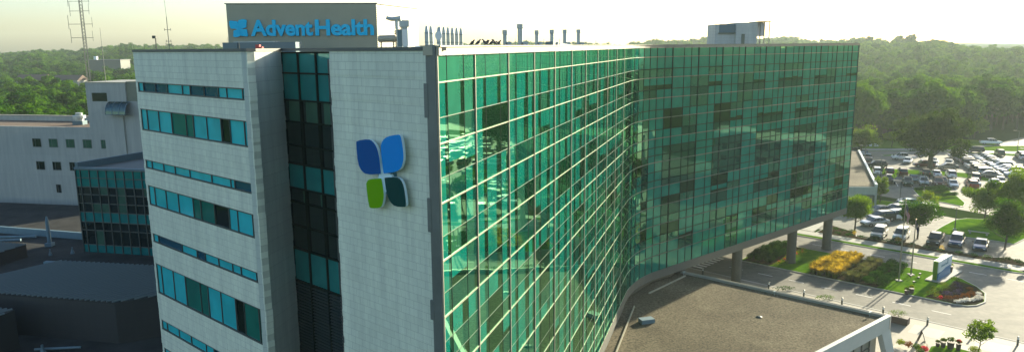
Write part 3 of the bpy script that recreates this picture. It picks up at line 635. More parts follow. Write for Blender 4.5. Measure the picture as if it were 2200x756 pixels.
def place_text(me, name, mat_, parent, origin, right, up, width=None, height=None, **tg):
    xs = [v.co.x for v in me.vertices]; ys = [v.co.y for v in me.vertices]; w0 = max(xs) - min(xs); x0 = min(xs); y0 = min(ys); h0 = max(ys) - y0
    sx = width / w0 if width else 1; sy = height / h0 if height else sx; nrm = right.cross(up); inv = wm(parent).inverted() if parent else Matrix.Identity(4)
    for v in me.vertices: c = v.co; v.co = inv @ (origin + right * (c.x - x0) * sx + up * (c.y - y0) * sy + nrm * c.z)
    me.materials.clear(); me.materials.append(M[mat_]); me.update(); o = bpy.data.objects.new(name, me); C.objects.link(o)
    if parent: o.parent = parent
    return tag(o, **tg)
F3 = Vector((fd.x, fd.y, 0)); UP = Vector((0, 0, 1)); FN3 = Vector((fn.x, fn.y, 0))
sign = thing('rooftop_sign', 'blue channel letters reading AdventHealth with leaf emblem on the dark penthouse', 'sign', (-14.4, 50.4, zz(.8)))
o3 = Vector((X0, 50, 0)) + F3 * 1.62 + FN3 * .12; o3.z = zz(.85)
for word, xa, wd in (('Advent', 1.55, 4.15), ('Health', 5.86, 3.98)):
    o3 = Vector((X0, 50, 0)) + F3 * xa + FN3 * .12; o3.z = zz(.83)
    place_text(text_mesh(word, 1, .08, .034, .98), 'lettering', 'sky_blue', sign, o3, F3, UP, wd, 1.10)
def emblem_leaf(cx, cz, r, sx, sz):
    """a leaf: three rounded corners and one pointed towards the middle"""
    pts = []
    for k in range(24):
        a = 2 * math.pi * k / 24; x, y = math.cos(a), math.sin(a); e = .40; px = abs(x) ** e * (1 if x > 0 else -1); py = abs(y) ** e * (1 if y > 0 else -1)
        wgt = 1 if (px * sx < 0) == (py * sz < 0) else .86
        pts.append((cx + px * r * wgt, cz + py * r * wgt))
    return pts
m = MB(); eA = V2(X0, 50); 
for (cx, cz, r, sx, sz) in ((.47, 1.60, .30, 1, -1), (1.02, 1.66, .31, -1, -1), (.62, 1.03, .25, 1, 1), (1.08, 1.08, .27, -1, 1)):
    outline_prism(emblem_leaf(cx, cz, r, sx, sz), eA, fd, fn, .06, .2, 0, 0, m)
outline_prism([(.62, 1.30), (.72, 1.38), (.78, 1.45), (.86, 1.38), (.95, 1.31), (.86, 1.26), (.80, 1.18), (.73, 1.26)], eA, fd, fn, .05, .19, 0, 0, m)
m.build('emblem', ['sky_blue'], sign)

# ------------------------------------------------------------------ things on the roofs
ROOF = zz(-.55)
def exhaust(name, x, y, top, r, label, box=True):
    t = thing(name, label, 'exhaust stack', (x, y, ROOF), group='exhaust fans along the glass wing roof')
    b = MB(); b.loft([(x, y, ROOF), (x, y, ROOF + .3), (x, y, ROOF + .301), (x, y, top - .38)], [r * 1.25, r * 1.1, r, r], 0, 16); b.build('pipe', ['duct'], t)
    b = MB(); b.loft([(x, y, top - .38), (x, y, top - .34), (x, y, top)], [r, r * 1.25, r * 1.25], 0, 16); b.build('cap', ['duct'], t)
    if box: b = MB(); b.box((x + r * 1.9, y - .1, ROOF + .62), (r * 2.0, r * 1.8, .62)); b.build('motor_box', ['duct'], t)
for (u, y, vt, r, lab) in ((1088, 60, 69, .18, 'grey exhaust stack beside the row of pigeons'), (1120, 62, 57, .23, 'tallest exhaust stack with a wide cap on the glass wing roof'), (1155, 66, 70, .17, 'short exhaust stack just right of the tallest stack'),
                           (1187, 70, 69, .19, 'exhaust stack at the left end of the long sloping duct'), (1214, 74, 69, .19, 'exhaust stack rising behind the middle of the sloping duct'), (1243, 78, 69, .20, 'exhaust stack at the right end of the sloping duct')):
    exhaust('exhaust_stack', (u - 1100) / 1542.3 * y, y, GZ + (103 - vt) / 1542.3 * y, r, lab)
t = MB(); t.poly([(4.0, 69, ROOF), (8.2, 77, ROOF), (8.2, 77, ROOF + .35), (4.0, 69, ROOF + .98)]); t.poly([(4.0, 69, ROOF + .98), (8.2, 77, ROOF + .35), (7.6, 77.6, ROOF + .35), (3.3, 69.6, ROOF + .98)]); t.poly([(3.3, 69.6, ROOF), (4.0, 69, ROOF), (4.0, 69, ROOF + .98), (3.3, 69.6, ROOF + .98)])
t.build('sloping_duct', ['blued'], label='long sloping grey duct lying between the exhaust stacks', category='duct')
# row of pointed flues
for i in range(9):
    u = 923 + i * 9.0; y = 48 + i * .9; x = (u - 1100) / 1542.3 * y; top = GZ + (105 - (61 + i * .7)) / 1542.3 * y
    if i == 2: y += 2.2
    t = thing('pointed_flue', ('leftmost and tallest of the pointed grey flues' if i == 0 else 'pointed grey flue half hidden behind the dish antenna' if i in (2, 3) else 'rightmost of the pointed grey flues' if i == 8 else 'pointed grey flue standing in the row right of the dish antenna' if i > 3 else 'second pointed grey flue from the left'), 'flue', (x, y, ROOF), group='row of pointed flues')
    b = MB(); b.box((x, y, (ROOF + top - .45) / 2), (.26, .30, top - .45 - ROOF)); b.build('duct', ['duct'], t)
    b = MB(); s4 = [(-.13, -.15), (.13, -.15), (.13, .15), (-.13, .15)]
    lo = [(x + a, y + c, top - .45) for a, c in s4]; hi = [(x + a * .45, y + c * .45, top) for a, c in s4]
    for k in range(4): b.poly([lo[k], lo[(k + 1) % 4], hi[(k + 1) % 4], hi[k]])
    b.poly(hi); b.build('hood', ['duct'], t)
    b = MB()
    for zf in (top - .46, top - 1.05): b.box((x, y, zf), (.27, .34, .04))
    b.build('flange', ['blued'], t)
t = thing('dish_antenna', 'round pale dish antenna in front of the pointed flues', 'antenna', (-3.9, 40.4, ROOF))
b = MB(); b.tube((-3.9, 40.4, ROOF), (-3.9, 40.4, zz(.55)), .035); b.build('pole', ['duct'], t)
b = MB(); b.loft([(-3.98, 40.25, zz(.62)), (-3.95, 40.30, zz(.62)), (-3.90, 40.36, zz(.62))], [.24, .22, .06], 0, 20); b.build('dish', ['wsign'], t)
# antenna cluster by the penthouse
t = thing('panel_antenna_mast', 'mast carrying two tall panel antennas beside the cream penthouse side', 'antenna', (-4.95, 34.6, ROOF))
b = MB(); b.tube((-5.17, 34.6, ROOF), (-5.17, 34.6, zz(.95)), .035); b.build('pole', ['dpole'], t)
b = MB(); b.box((-5.22, 34.5, zz(.42)), (.2, .16, .8), rz=-.1); b.build('antenna_panel', ['blued'], t)
b = MB(); b.box((-4.98, 34.45, zz(.44)), (.26, .12, .76), rz=.25); b.build('antenna_panel', ['wsign'], t)
t = thing('security_camera', 'grey dome camera on an arm above the panel antennas', 'camera', (-5.45, 35.2, ROOF))
b = MB(); b.tube((-5.45, 35.2, ROOF), (-5.45, 35.2, zz(1.0)), .05); b.tube((-5.45, 35.2, zz(.85)), (-5.45, 35.2, zz(1.28)), .10); b.build('pole', ['duct'], t)
b = MB(); b.loft([(-5.95, 35.2, zz(1.4)), (-5.7, 35.2, zz(1.34)), (-5.25, 35.2, zz(1.36))], [.09, .10, .12], 0, 10); b.build('camera_body', ['duct'], t)
t = thing('pipe_stand', 'pale horizontal tank on black legs at the foot of the penthouse', 'tank', (-6.1, 35.5, ROOF))
b = MB(); b.loft([(-6.45, 35.6, zz(.42)), (-6.4, 35.6, zz(.42)), (-5.55, 35.3, zz(.42)), (-5.5, 35.3, zz(.42))], [.10, .17, .17, .1], 0, 14); b.build('tank', ['cream'], t)
for x in (-6.3, -5.7): b = MB(); b.tube((x, 35.5, ROOF), (x, 35.5, zz(.3)), .035); b.build('leg', ['dpole'], t)
t = MB(); t.loft([(-4.2, 35.6, ROOF), (-4.2, 35.6, zz(.0)), (-4.2, 35.6, zz(.07))], [.7, .7, .35], 0, 20); t.build('roof_vent', ['duct'], label='low round metal vent cap behind the roof edge', category='vent')
t = thing('exhaust_hood', 'square capped grey stack between the panel antennas and penthouse corner', 'exhaust stack', (-6.36, 44, ROOF))
b = MB(); b.box((-6.36, 44, zz(.4)), (.35, .35, 1.9)); b.build('pipe', ['duct'], t)
b = MB(); b.box((-6.36, 44, zz(1.4)), (.62, .62, .38)); b.build('cap', ['duct'], t)
t = thing('rooftop_air_handler', 'long low blue grey air handler in front of the dark penthouse', 'air handler', (-16, 46.5, ROOF))
b = MB(); b.box((-15.6, 46.5, zz(-.03)), (4.2, 1.3, .85), rz=-.02); b.box((-17.6, 46.4, zz(-.01)), (.9, 1.36, .80)); b.build('casing', ['blued'], t)
b = MB(); b.box((-16.2, 46.6, zz(.42)), (2.6, 1.0, .06)); b.build('lid', ['duct'], t)
t = MB(); t.box((-14.75, 42.6, zz(.08)), (.22, .3, .3)); t.box((-14.6, 42.5, zz(.0)), (.3, .3, .22)); t.tube((-14.75, 42.6, ROOF), (-14.75, 42.6, zz(.0)), .05); t.build('standpipe', ['redp'], label='small red pipe fitting in front of the blue air handler', category='pipe fitting')
t = thing('roof_floodlight', 'black floodlight on a short pole above the white stone wall', 'floodlight', (-20.4, 42, ROOF))
b = MB(); b.tube((-20.4, 42, ROOF), (-20.4, 42, zz(.62)), .03); b.build('pole', ['dpole'], t)
b = MB(); b.box((-20.4, 41.95, zz(.70)), (.2, .28, .16)); b.build('lamp_head', ['dpole'], t)
t = thing('whip_antenna', 'thin whip antenna with two small crossbars on the roof', 'antenna', (-28.2 * .72, 43.5, ROOF))
ax_, ay_ = -20.44 + .0, 43.5; ax_ = (378 - 1100) / 1542.3 * 43.5
t.location = (ax_, ay_, ROOF)
b = MB(); b.tube((ax_, ay_, ROOF), (ax_, ay_, zz(1.9)), .022); b.tube((ax_, ay_, zz(1.9)), (ax_ - .05, ay_, zz(3.2)), .01)
b.build('whip', ['mast'], t)
b = MB()
for zc_, hw in ((.30, .17), (.48, .14), (1.15, .18)): b.tube((ax_ - hw, ay_, zz(zc_)), (ax_ + hw, ay_, zz(zc_)), .014); b.tube((ax_ - hw, ay_, zz(zc_ - .06)), (ax_ - hw, ay_, zz(zc_ + .08)), .016); b.tube((ax_ + hw, ay_, zz(zc_ - .06)), (ax_ + hw, ay_, zz(zc_ + .08)), .016)
b.build('crossbars', ['mast'], t)
for i, (u, y, vt) in enumerate(((504, 48, 80), (527, 36, 83), (541, 48, 78), (594, 48, 80), (631, 48, 80), (665, 36, 88), (736, 36, 88), (301, 43, 90), (1086, 50, 74), (1110, 55, 88), (1170, 60, 90), (1203, 66, 90), (1280, 70, 93), (1308, 76, 95), (1031, 30, 88))):
    x = (u - 1100) / 1542.3 * y; t = MB(); t.tube((x, y, ROOF), (x - .02, y, GZ + (104 - vt) / 1542.3 * y), .012 * y / 40, 0, 5)
    t.build('lightning_rod', ['cream'], label='thin lightning rod standing up from the roof edge', category='lightning rod', group='lightning rods along the roofs')
# right hand penthouse
t = thing('lift_penthouse', 'pale stone penthouse with dark opening and open bays above the far glass wing', 'penthouse', (31, 101, ROOF))
x0, x1, x2, x3 = (1531 - 1100) / 1542.3 * 100, (1573 - 1100) / 1542.3 * 100, (1617 - 1100) / 1542.3 * 100, (1643 - 1100) / 1542.3 * 100
zt = lambda v: GZ + (97 - v) / 1542.3 * 100
b = MB(); b.box(((x0 + x1) / 2, 102, (ROOF + zt(55)) / 2), (x1 - x0, 4, zt(55) - ROOF)); b.box(((x1 + x2) / 2, 101.7, (ROOF + zt(52)) / 2), (x2 - x1, 4.4, zt(52) - ROOF)); b.build('wall', [clad_mat('penthouse_stone', 1, 0, .9, .42, (.56, .57, .50))], t)
b = MB(); b.box(((x0 + x1) / 2 + .25, 99.97, zt(63.5)), (x1 - x0 - .55, .1, 1.15)); b.build('dark_panel', ['blued'], t)
b = MB(); b.box(((x0 + x1) / 2 + .2, 99.9, zt(73.5)), (x1 - x0 - .4, .3, .12)); b.build('ledge', ['tan'], t)
b = MB(); b.box((x1 + .95, 99.48, zt(87)), (.42, .1, 1.5)); b.build('door', ['tan'], t)
b = MB(); b.box(((x2 + x3) / 2, 101.7, zt(66)), (x3 - x2, .2, 1.85)); b.build('glazed_panel', [mat('pale_panel', (.50, .52, .58), .5)], t)
for x in (x2 + .38, x2 + .95, x3 - .05): b = MB(); b.box((x, 99.5, (ROOF + zt(51)) / 2), (.1, .16, zt(51) - ROOF)); b.build('post', ['steel'], t)
b = MB(); b.box(((x2 + x3) / 2, 101, zt(50.5)), (x3 - x2 + .1, 4.0, .10)); b.build('roof', ['tan'], t)
# pigeons on the coping
def pigeon(i, x, y, z, rz, sc_, lab, wing=0):
    b = MB(); P = lambda a, c, h: (x + math.cos(rz) * a * sc_, y + math.sin(rz) * a * sc_, z + h * sc_)
    b.loft([P(-.20, 0, .04), P(-.12, 0, .08), P(-.05, 0, .12), P(.02, 0, .17), P(.07, 0, .23), P(.09, 0, .28), P(.12, 0, .31), P(.15, 0, .30), P(.18, 0, .29)], [.012, .028, .055, .062, .042, .028, .030, .022, .005], 0, 8)
    for s_ in (-.02, .02): b.tube((P(.0, 0, .0)[0], P(0, 0, 0)[1] + s_, z), (P(0, 0, 0)[0], P(0, 0, 0)[1] + s_, z + .12 * sc_), .006, 0, 4)
    if wing: b.poly([P(-.02, 0, .16), P(-.16, 0, .30), P(-.22, 0, .24), P(-.08, 0, .1)]); b.poly([P(-.08, 0, .1), P(-.22, 0, .24), P(-.16, 0, .30), P(-.02, 0, .16)])
    b.build('pigeon', ['bird'], smooth=True, label=lab, category='bird', group='pigeons on the glass wing coping')
for i, (u, rz, w_, lab) in enumerate(((1031, .2, 0, 'leftmost pigeon on the coping, head raised'), (1043, .1, 0, 'pigeon on the coping between the leftmost bird and a fluttering one'), (1057, 2.9, 1, 'pigeon with a lifted wing on the coping'), (1062, .4, 0, 'pigeon just right of the one lifting its wing'), (1071, .2, 0, 'pigeon leaning towards its neighbour on the coping'), (1077, 3.0, 0, 'pigeon bending over the coping edge'), (1086, .3, 1, 'rightmost pigeon in front of the first exhaust stack'))):
    s_ = 0; 
    # where this bearing crosses the coping line
    dx = (u - 1100) / 1542.3; k = (GC.y - 0) ; den = gd.x - dx * gd.y; s_ = (dx * GC.y - GC.x) / den; p = GC + gd * s_ + V2(-gd.y, gd.x) * .25
    pigeon(i, p.x, p.y, zz(.056), rz, .74 * (.9 + .08 * (i % 3)), lab, w_)

# ------------------------------------------------------------------ old wings on the left
od = V2(.977, -.215); on = V2(-.215, -.977)
old = thing('old_concrete_building', 'older grey concrete wing with small square windows and a tower', 'building', (-82, 131, 0))
def O2(x): return V2(-74.2, 128.92) + od * x            # along the old front, 0 at the tower's left edge
b = MB(); A, B = O2(-50), O2(1.2); 
b.prism([tuple(A), tuple(B), tuple(B - on * 15), tuple(A - on * 15)], 0, zz(-14.35)); 
b.build('main_wall', ['oldw', 'lowroof'], old)
def slab_on(mb, x0, x1, z0, z1, dep, m=0, back=0):
    p = O2(x0) - on * back; mb.obox((p.x, p.y, z0), (od * (x1 - x0)).to_3d(), (on * (dep + back)).to_3d(), (0, 0, z1 - z0), m)
b = MB(); slab_on(b, -50, 1.2, zz(-14.36), zz(-13.75), .02, 0, .35); 
for back in (14.7,): slab_on(b, -50, 1.2, zz(-14.36), zz(-13.3), -14.65, 0, 15.0)
b.build('parapet', ['oldw'], old)
b = MB(); slab_on(b, -50, 1.2, zz(-13.28), zz(-13.18), -14.5, 0, 15.2); b.build('parapet_cap', ['cream'], old)
b = MB(); slab_on(b, -50, 1.1, zz(-14.34), zz(-14.3), -.4, 0, 14.6); b.build('gravel_roof', [mat('old_brown_gravel', (.13, .09, .055), .95, var=.3, vscale=.6)], old)
b = MB(); slab_on(b, 1.2, 5.4, 0, zz(-9.0), .35, 0, 12); slab_on(b, 5.4, 12, 0, zz(-9.0), .05, 0, 12); b.build('stair_wall', ['oldw'], old)
b = MB(); slab_on(b, -2.1, 6.1, zz(-14.2), zz(-5.75), -.05, 0, 9); b.build('tower', ['oldw'], old)
b = MB(); slab_on(b, 6.1, 12.5, zz(-9.0), zz(-5.5), -.35, 0, 9); b.build('tower', ['tan'], old, label='olive tan metal clad tower')
b = MB(); slab_on(b, -2.2, 6.2, zz(-5.75), zz(-5.6), .05, 0, 9.2); b.build('parapet_cap', ['cream'], old)
b = MB(); slab_on(b, -.9, 2.2, zz(-9.0), zz(-7.5), -.02, 0, .3); b.build('tower_window', ['black'], old)
b = MB(); p0 = O2(3.2) ; 
for k in range(6):
    a0, a1 = math.pi / 2 * k / 6, math.pi / 2 * (k + 1) / 6
    f = lambda a: (1.4 * math.cos(a), 2.1 * math.sin(a)); (y0, z0_), (y1, z1_) = f(a0), f(a1)
    P = lambda x, y, z_: ((O2(x) + on * (.35 + y)).x, (O2(x) + on * (.35 + y)).y, zz(-11.1) + z_)
    b.poly([P(3.0, y0, z0_), P(7.2, y0, z0_), P(7.2, y1, z1_), P(3.0, y1, z1_)], 0)
    for x in (3.0, 4.4, 5.8, 7.1): b.poly([P(x, y0 + .03, z0_), P(x + .12, y0 + .03, z0_), P(x + .12, y1 + .03, z1_ + .03), P(x, y1 + .03, z1_ + .03)], 1)
b.poly([P(3.0, 0, 0), P(3.0, 1.4, 0), P(3.0, .9, 1.6), P(3.0, 0, 2.1)], 0); b.poly([P(3, 1.42, 0), P(7.2, 1.42, 0), P(7.2, 1.42, -.12), P(3, 1.42, -.12)], 1); b.poly([P(3, 0, -.12), P(7.2, 0, -.12), P(7.2, 1.42, -.12), P(3, 1.42, -.12)], 1)
b.build('curved_skylight', ['black', 'blued'], old)
s0_ = {0: [-14.8, -11.2, -7.5, -3.85, 0.0 + .0], 1: [-14.6, -11.0, -7.3], 2: [-10.8], 3: [-14.4, -10.8], 4: [-14.4, -10.8]}
for r_, xs in s0_.items():
    for i, x in enumerate(xs):
        z1 = zz(-16.0 - 4.25 * r_); wd = .95 if r_ == 2 else 1.75; b = MB(); slab_on(b, x, x + wd, z1 - 1.45, z1, .012, 0, .02); b2 = b
        o = b.build('window', ['curt' if r_ == 0 and i > 0 else 'black'], old)
        f = MB(); slab_on(f, x - .06, x + wd + .06, z1, z1 + .09, .05); slab_on(f, x - .06, x + wd + .06, z1 - 1.52, z1 - 1.45, .08); slab_on(f, x - .07, x, z1 - 1.45, z1, .05); slab_on(f, x + wd, x + wd + .07, z1 - 1.45, z1, .05); slab_on(f, x + wd * .3, x + wd * .3 + .05, z1 - 1.45, z1, .03)
        f.build('frame', ['steel'], o)
b = MB(); slab_on(b, 4.0 - .05, 5.8, zz(-17.45), zz(-16), .40, 0, 0)
for (x, back, sc_, lab) in ((-12.6, 9, 1.0, 'stubby grey roof ventilator near the middle of the old roof'), (-3.6, 5, .9, 'stubby grey roof ventilator beside the old tower')):
    p = O2(x) - on * back; t = thing('roof_ventilator', lab, 'ventilator', (p.x, p.y, zz(-14.3)), group='ventilators on the old roof')
    b = MB(); b.box((p.x, p.y, zz(-14.0)), (2.0 * sc_, 1.6, .9)); b.build('base', ['blued'], t)
    b = MB(); b.loft([(p.x, p.y, zz(-13.6)), (p.x, p.y, zz(-13.1)), (p.x, p.y, zz(-13.05)), (p.x, p.y, zz(-12.5)), (p.x, p.y, zz(-12.45)), (p.x, p.y, zz(-12.0))], [.8 * sc_, .8 * sc_, 1.15 * sc_, 1.15 * sc_, .6 * sc_, .65 * sc_], 0, 14); b.build('drum', ['duct'], t)
# radio mast on the tower
p = O2(-3.2) - on * 2.2; mx, my = p.x, p.y
t = thing('radio_mast', 'tall guyed lattice radio mast hung with dipole antennas', 'radio mast', (mx, my, zz(-5.6)))
b = MB(); zb, ztp = zz(-5.6), zz(16); tl = V2(-.55, 0)
legs = [V2(.36 * math.cos(a), .36 * math.sin(a)) for a in (.3, 2.4, 4.5)]
for l in legs: b.tube((mx + l.x, my + l.y, zb), (mx + l.x * .8, my + l.y * .8, ztp), .05, 0, 5)
n = 36
for k in range(n):
    z0_, z1_ = zb + (ztp - zb) * k / n, zb + (ztp - zb) * (k + 1) / n
    for i in range(3):
        a, c = legs[i], legs[(i + 1) % 3]; b.tube((mx + a.x, my + a.y, z0_), (mx + c.x, my + c.y, z1_), .028, 0, 4)
b.build('lattice', ['mast'], t)
for k, (z_, hw) in enumerate(((2.2, 2.3), (4.6, 2.5), (6.9, 2.0), (8.6, 2.2), (10.6, 2.4), (12.2, 2.0))):
    b = MB(); b.tube((mx - hw, my, zz(z_)), (mx + hw * .75, my, zz(z_)), .035, 0, 4); b.tube((mx - hw, my, zz(z_ - .9)), (mx - hw, my, zz(z_ + 1.6)), .04, 0, 4); b.tube((mx + hw * .7, my, zz(z_ - .6)), (mx + hw * .7, my, zz(z_ + 1.2)), .03, 0, 4)
    b.build('dipole_antenna', ['mast'], t)
for (xo, h_, lab) in ((-1.0, 13.5, 'thin straight antenna pole just left of the lattice mast'), (2.3, 9.5, 'rust tinted antenna pole right of the lattice mast'), (12.3, 2.3, 'short pole with a white horizontal camera near the stone wall')):
    q = O2(-2.2 + xo) - on * 2.5; t2 = thing('antenna_pole', lab, 'antenna', (q.x, q.y, zz(-5.6)))
    b = MB(); b.tube((q.x, q.y, zz(-5.6)), (q.x, q.y, zz(-5.6 + h_)), .06, 0, 5, .03); b.build('pole', ['mast'], t2)
    if xo > 10: b = MB(); b.box((q.x - .3, q.y, zz(-5.6 + h_)), (1.5, .4, .4)); b.build('camera_body', ['wsign'], t2)
# middle glazed block
mid = thing('glazed_link_building', 'low green glazed block between the old wing and the white tower', 'building', (-50, 94, 0))
mO = V2(-58.4, 94.75); md = unit((-58.4, 94.75), (-47.35, 92.3)); mn = V2(md.y, -md.x); mL = 22
b = MB(); A = mO - mn * .15; B = mO + md * mL - mn * .15
b.prism([tuple(A + md * .1), tuple(B), tuple(B - mn * 18), tuple(A - mn * 18 + md * .1 + md * 3.2)], 0, zz(-15.6)); b.build('body', ['coping'], mid)
mr = [(-15.65, -16.75, 't'), (-16.75, -17.95, 't'), (-17.95, -19.0, 'b'), (-19.0, -20.2, 'b'), (-20.2, -21.4, 'b'), (-21.4, -22.75, 't'), (-22.75, -23.9, 'b'), (-23.9, -25.9, 'b'), (-25.9, -27.3, 't')]
b = MB(); rr2 = random.Random(5); wcol = [0, .75, 2.15, 3.5, 4.8, 6.15, 7.5, 8.9, 10.2, 11.6, 13, 15, 17, 20, 22]
for (z1, z0, k) in mr:
    for i in range(len(wcol) - 1):
        p, q = mO + md * wcol[i], mO + md * wcol[i + 1]; mi = 0 if k == 't' else (1 if rr2.random() < .87 else 2); b.poly([(p.x, p.y, zz(z0)), (q.x, q.y, zz(z0)), (q.x, q.y, zz(z1)), (p.x, p.y, zz(z1))], mi)
    p = mO; b.obox((p.x, p.y, zz(z1) - .05), (md * mL).to_3d(), (mn * .1).to_3d(), (0, 0, .10), 3)
for c_ in wcol: p = mO + md * (c_ - .05); b.obox((p.x, p.y, zz(-27.3)), (md * .10).to_3d(), (mn * .14).to_3d(), (0, 0, 11.7), 3)
b.build('glazed_front', ['stripteal', 'black', 'curt', 'mull'], mid)
b = MB(); p = mO - mn * .3; b.obox((p.x, p.y, zz(-15.6)), (md * mL).to_3d(), (mn * .55).to_3d(), (0, 0, .28)); q = mO - mn * 18 + md * 3.2; e = V2(*q) - mO; p = mO; b.obox((p.x, p.y, zz(-15.61)), e.to_3d(), (md * .4).to_3d(), (0, 0, .9)); b.obox((q.x, q.y, zz(-15.6)), (md * mL).to_3d(), (mn * .4).to_3d(), (0, 0, 1.2)); b.build('roof_parapet', ['blued'], mid)
b = MB(); p = mO + md * 8.4 - mn * 8; b.obox((p.x, p.y, zz(-15.6)), (md * 6).to_3d(), (mn * 3).to_3d(), (0, 0, 1.2)); b.build('rooftop_box', ['tan'], mid)
# low dark roofs below
sheet('low_yard', [(-110, 60), (-20, 60), (-20, 96), (-110, 125)], .03, 'lowroof', **S_)
low = thing('low_service_building', 'low flat dark roofed service block in the shade of the tower', 'building', (-50, 85, 0))
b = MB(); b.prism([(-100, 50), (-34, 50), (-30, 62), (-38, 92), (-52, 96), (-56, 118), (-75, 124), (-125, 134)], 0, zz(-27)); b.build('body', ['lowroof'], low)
b = MB()
def curb(a, c, z0, z1, wd, m=0): 
    t_ = unit(a, c); n_ = V2(-t_.y, t_.x); L = (V2(*c) - V2(*a)).length; b.obox((a[0], a[1], z0), (t_ * L).to_3d(), (n_ * wd).to_3d(), (0, 0, z1 - z0), m)
for a_ in (((-77.5, 105.3), (-59.5, 100.2), zz(-27), zz(-26), .4), ((-58.6, 86.4), (-47.2, 84.6), zz(-27), zz(-25.9), .5), ((-59.4, 78.8), (-57.2, 83.0), zz(-27), zz(-26.5), .35), ((-66, 70), (-59.4, 78.8), zz(-27), zz(-26.5), .35)):
    b = MB(); curb(*a_); b.build('parapet', ['par'], low)
def ribbed_block(name, label, pts, z0, z1, rib_dir, pitch=.55):
    t = thing(name, label, 'building', (pts[0][0], pts[0][1], z0)); b = MB(); b.prism(pts, z0, z1); b.build('wall', ['brickd'], t)
    b = MB(); b.prism(pts, z1, z1 + .12, 0); 
    xs = [V2(*p).dot(V2(-rib_dir[1], rib_dir[0])) for p in pts]; k = min(xs) + .2
    while k < max(xs):
        hit = []
        for i in range(len(pts)):
            a, c = V2(*pts[i]), V2(*pts[(i + 1) % len(pts)]); nrm = V2(-rib_dir[1], rib_dir[0]); da, dc = a.dot(nrm) - k, c.dot(nrm) - k
            if da * dc < 0: hit.append(a.lerp(c, da / (da - dc)))
        if len(hit) == 2:
            h0, h1 = hit; e = (h1 - h0); nn = V2(-e.y, e.x).normalized() * .12; b.obox((h0.x, h0.y, z1 + .12), e.to_3d(), nn.to_3d(), (0, 0, .14), 1)
        k += pitch
    b.build('ribbed_roof', ['lowroof', 'ribroof'], t); return t
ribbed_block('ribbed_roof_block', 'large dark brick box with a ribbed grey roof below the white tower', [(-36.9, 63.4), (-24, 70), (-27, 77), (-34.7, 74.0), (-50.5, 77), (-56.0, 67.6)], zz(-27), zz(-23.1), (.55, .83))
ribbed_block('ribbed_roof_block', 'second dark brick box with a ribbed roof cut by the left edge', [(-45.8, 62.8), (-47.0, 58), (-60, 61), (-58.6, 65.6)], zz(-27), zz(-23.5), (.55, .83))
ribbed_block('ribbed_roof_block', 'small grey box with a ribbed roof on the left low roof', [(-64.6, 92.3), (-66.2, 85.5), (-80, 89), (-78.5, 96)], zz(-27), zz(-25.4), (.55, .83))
t = thing('vent_pipe', 'tall pale blue vent pipe on a square base on the left low roof', 'vent pipe', (-63.5, 93.2, zz(-27)))
b = MB(); b.box((-64.9, 97.5, zz(-26.7)), (.9, .9, .5)); b.build('base', ['par'], t)
b = MB(); b.loft([(-64.9, 97.5, zz(-26.5)), (-64.9, 97.5, zz(-23.4)), (-64.9, 97.5, zz(-22.7))], [.26, .22, .1], 0, 12); b.build('pipe', ['par'], t)
for (a, c, lab) in (((-79, 101), (-69.5, 101.6), 'upper of two pale pipes lying on the left low roof'), ((-79, 98.5), (-70.5, 99.8), 'lower of two pale pipes lying on the left low roof')):
    b = MB(); b.tube((a[0], a[1], zz(-26.6)), (c[0], c[1], zz(-26.6)), .2, 0, 8); b.build('roof_pipe', ['par'], label=lab, category='pipe', group='pipes on the low roof')
for (x, y, s_) in ((-57.8, 80.6, 1.0), (-59.5, 93.8, .7), (-62.0, 93.0, .6), (-56.9, 97.5, .6), (-42.6, 61.2, .8)):
    b = MB(); b.loft([(x, y, zz(-27)), (x, y, zz(-26.8)), (x, y, zz(-26.4)), (x, y, zz(-26.1))], [.4 * s_, .35 * s_, .15 * s_, .14 * s_], 0, 8); b.build('roof_vent', ['blued'], label='small pale cone vent on the dark low roof', category='vent', group='small cone vents on the low roof')
t = MB(); t.tube((-43.6, 61.6, zz(-26.7)), (-39.6, 62.0, zz(-26.7)), .12, 0, 8); t.build('roof_pipe', ['blued'], label='short pipe at the foot of the large dark brick box', category='pipe')

# ------------------------------------------------------------------ low entrance building with the gravel roof
pod = thing('entrance_building', 'low entrance pavilion with a gravel roof and slanted white frame', 'building', (30, 66, 0))
PA, PB = V2(19.3, 81.0), V2(36.57, 65.87); pf = unit((36.57, 65.87), (26.62, 57.9)); pr_ = unit(tuple(PA), tuple(PB))
ZP = zz(-26.15)
PCc = PB + pf * 45; gb = path(0)[0]
b = MB(); ro = [tuple(PA), tuple(PB - pr_ * .25 - pf * -.25), tuple(PCc - pr_ * .25), tuple(gb + gd * 11 - V2(.8, -.3)), tuple(gb + gd * 30 - V2(1.0, -.3)), tuple(gend - V2(1, -.5)), tuple(path(LG + LA)[0] + ninR * .8), tuple(path(LG + LA + 3)[0] + ninR * .6)]
b.prism(ro, ZP - .6, ZP, 0); b.build('roof', ['gravel'], pod)
b = MB()
def edge(a, c, z0, z1, wd, m=0, side=1):
    t_ = (c - a).normalized(); n_ = V2(-t_.y, t_.x) * side; L = (c - a).length; b.obox((a.x, a.y, z0), (t_ * L).to_3d(), (n_ * wd).to_3d(), (0, 0, z1 - z0), m)
edge(PA, PB, ZP - 1.0, ZP + .26, .34, 0, -1)
b.build('parapet', ['conc'], pod, label='pale parapet along the driveway')
b = MB(); edge(PB, PCc, ZP - 1.15, ZP + .28, .42, 0, -1); b.build('fascia', [mat('white_frame_panel', (.44, .47, .43), .6, var=.05)], pod, label='wide white fascia on the entrance side')
b = MB(); q = PB + pf * .43; edge(PA + pr_ * .3 + pf * .1, PB + pf * .0 - pr_ * .5, ZP + .26, ZP + .30, .10, 0, -1); b.build('coping', ['cream'], pod)
wf = b = MB()
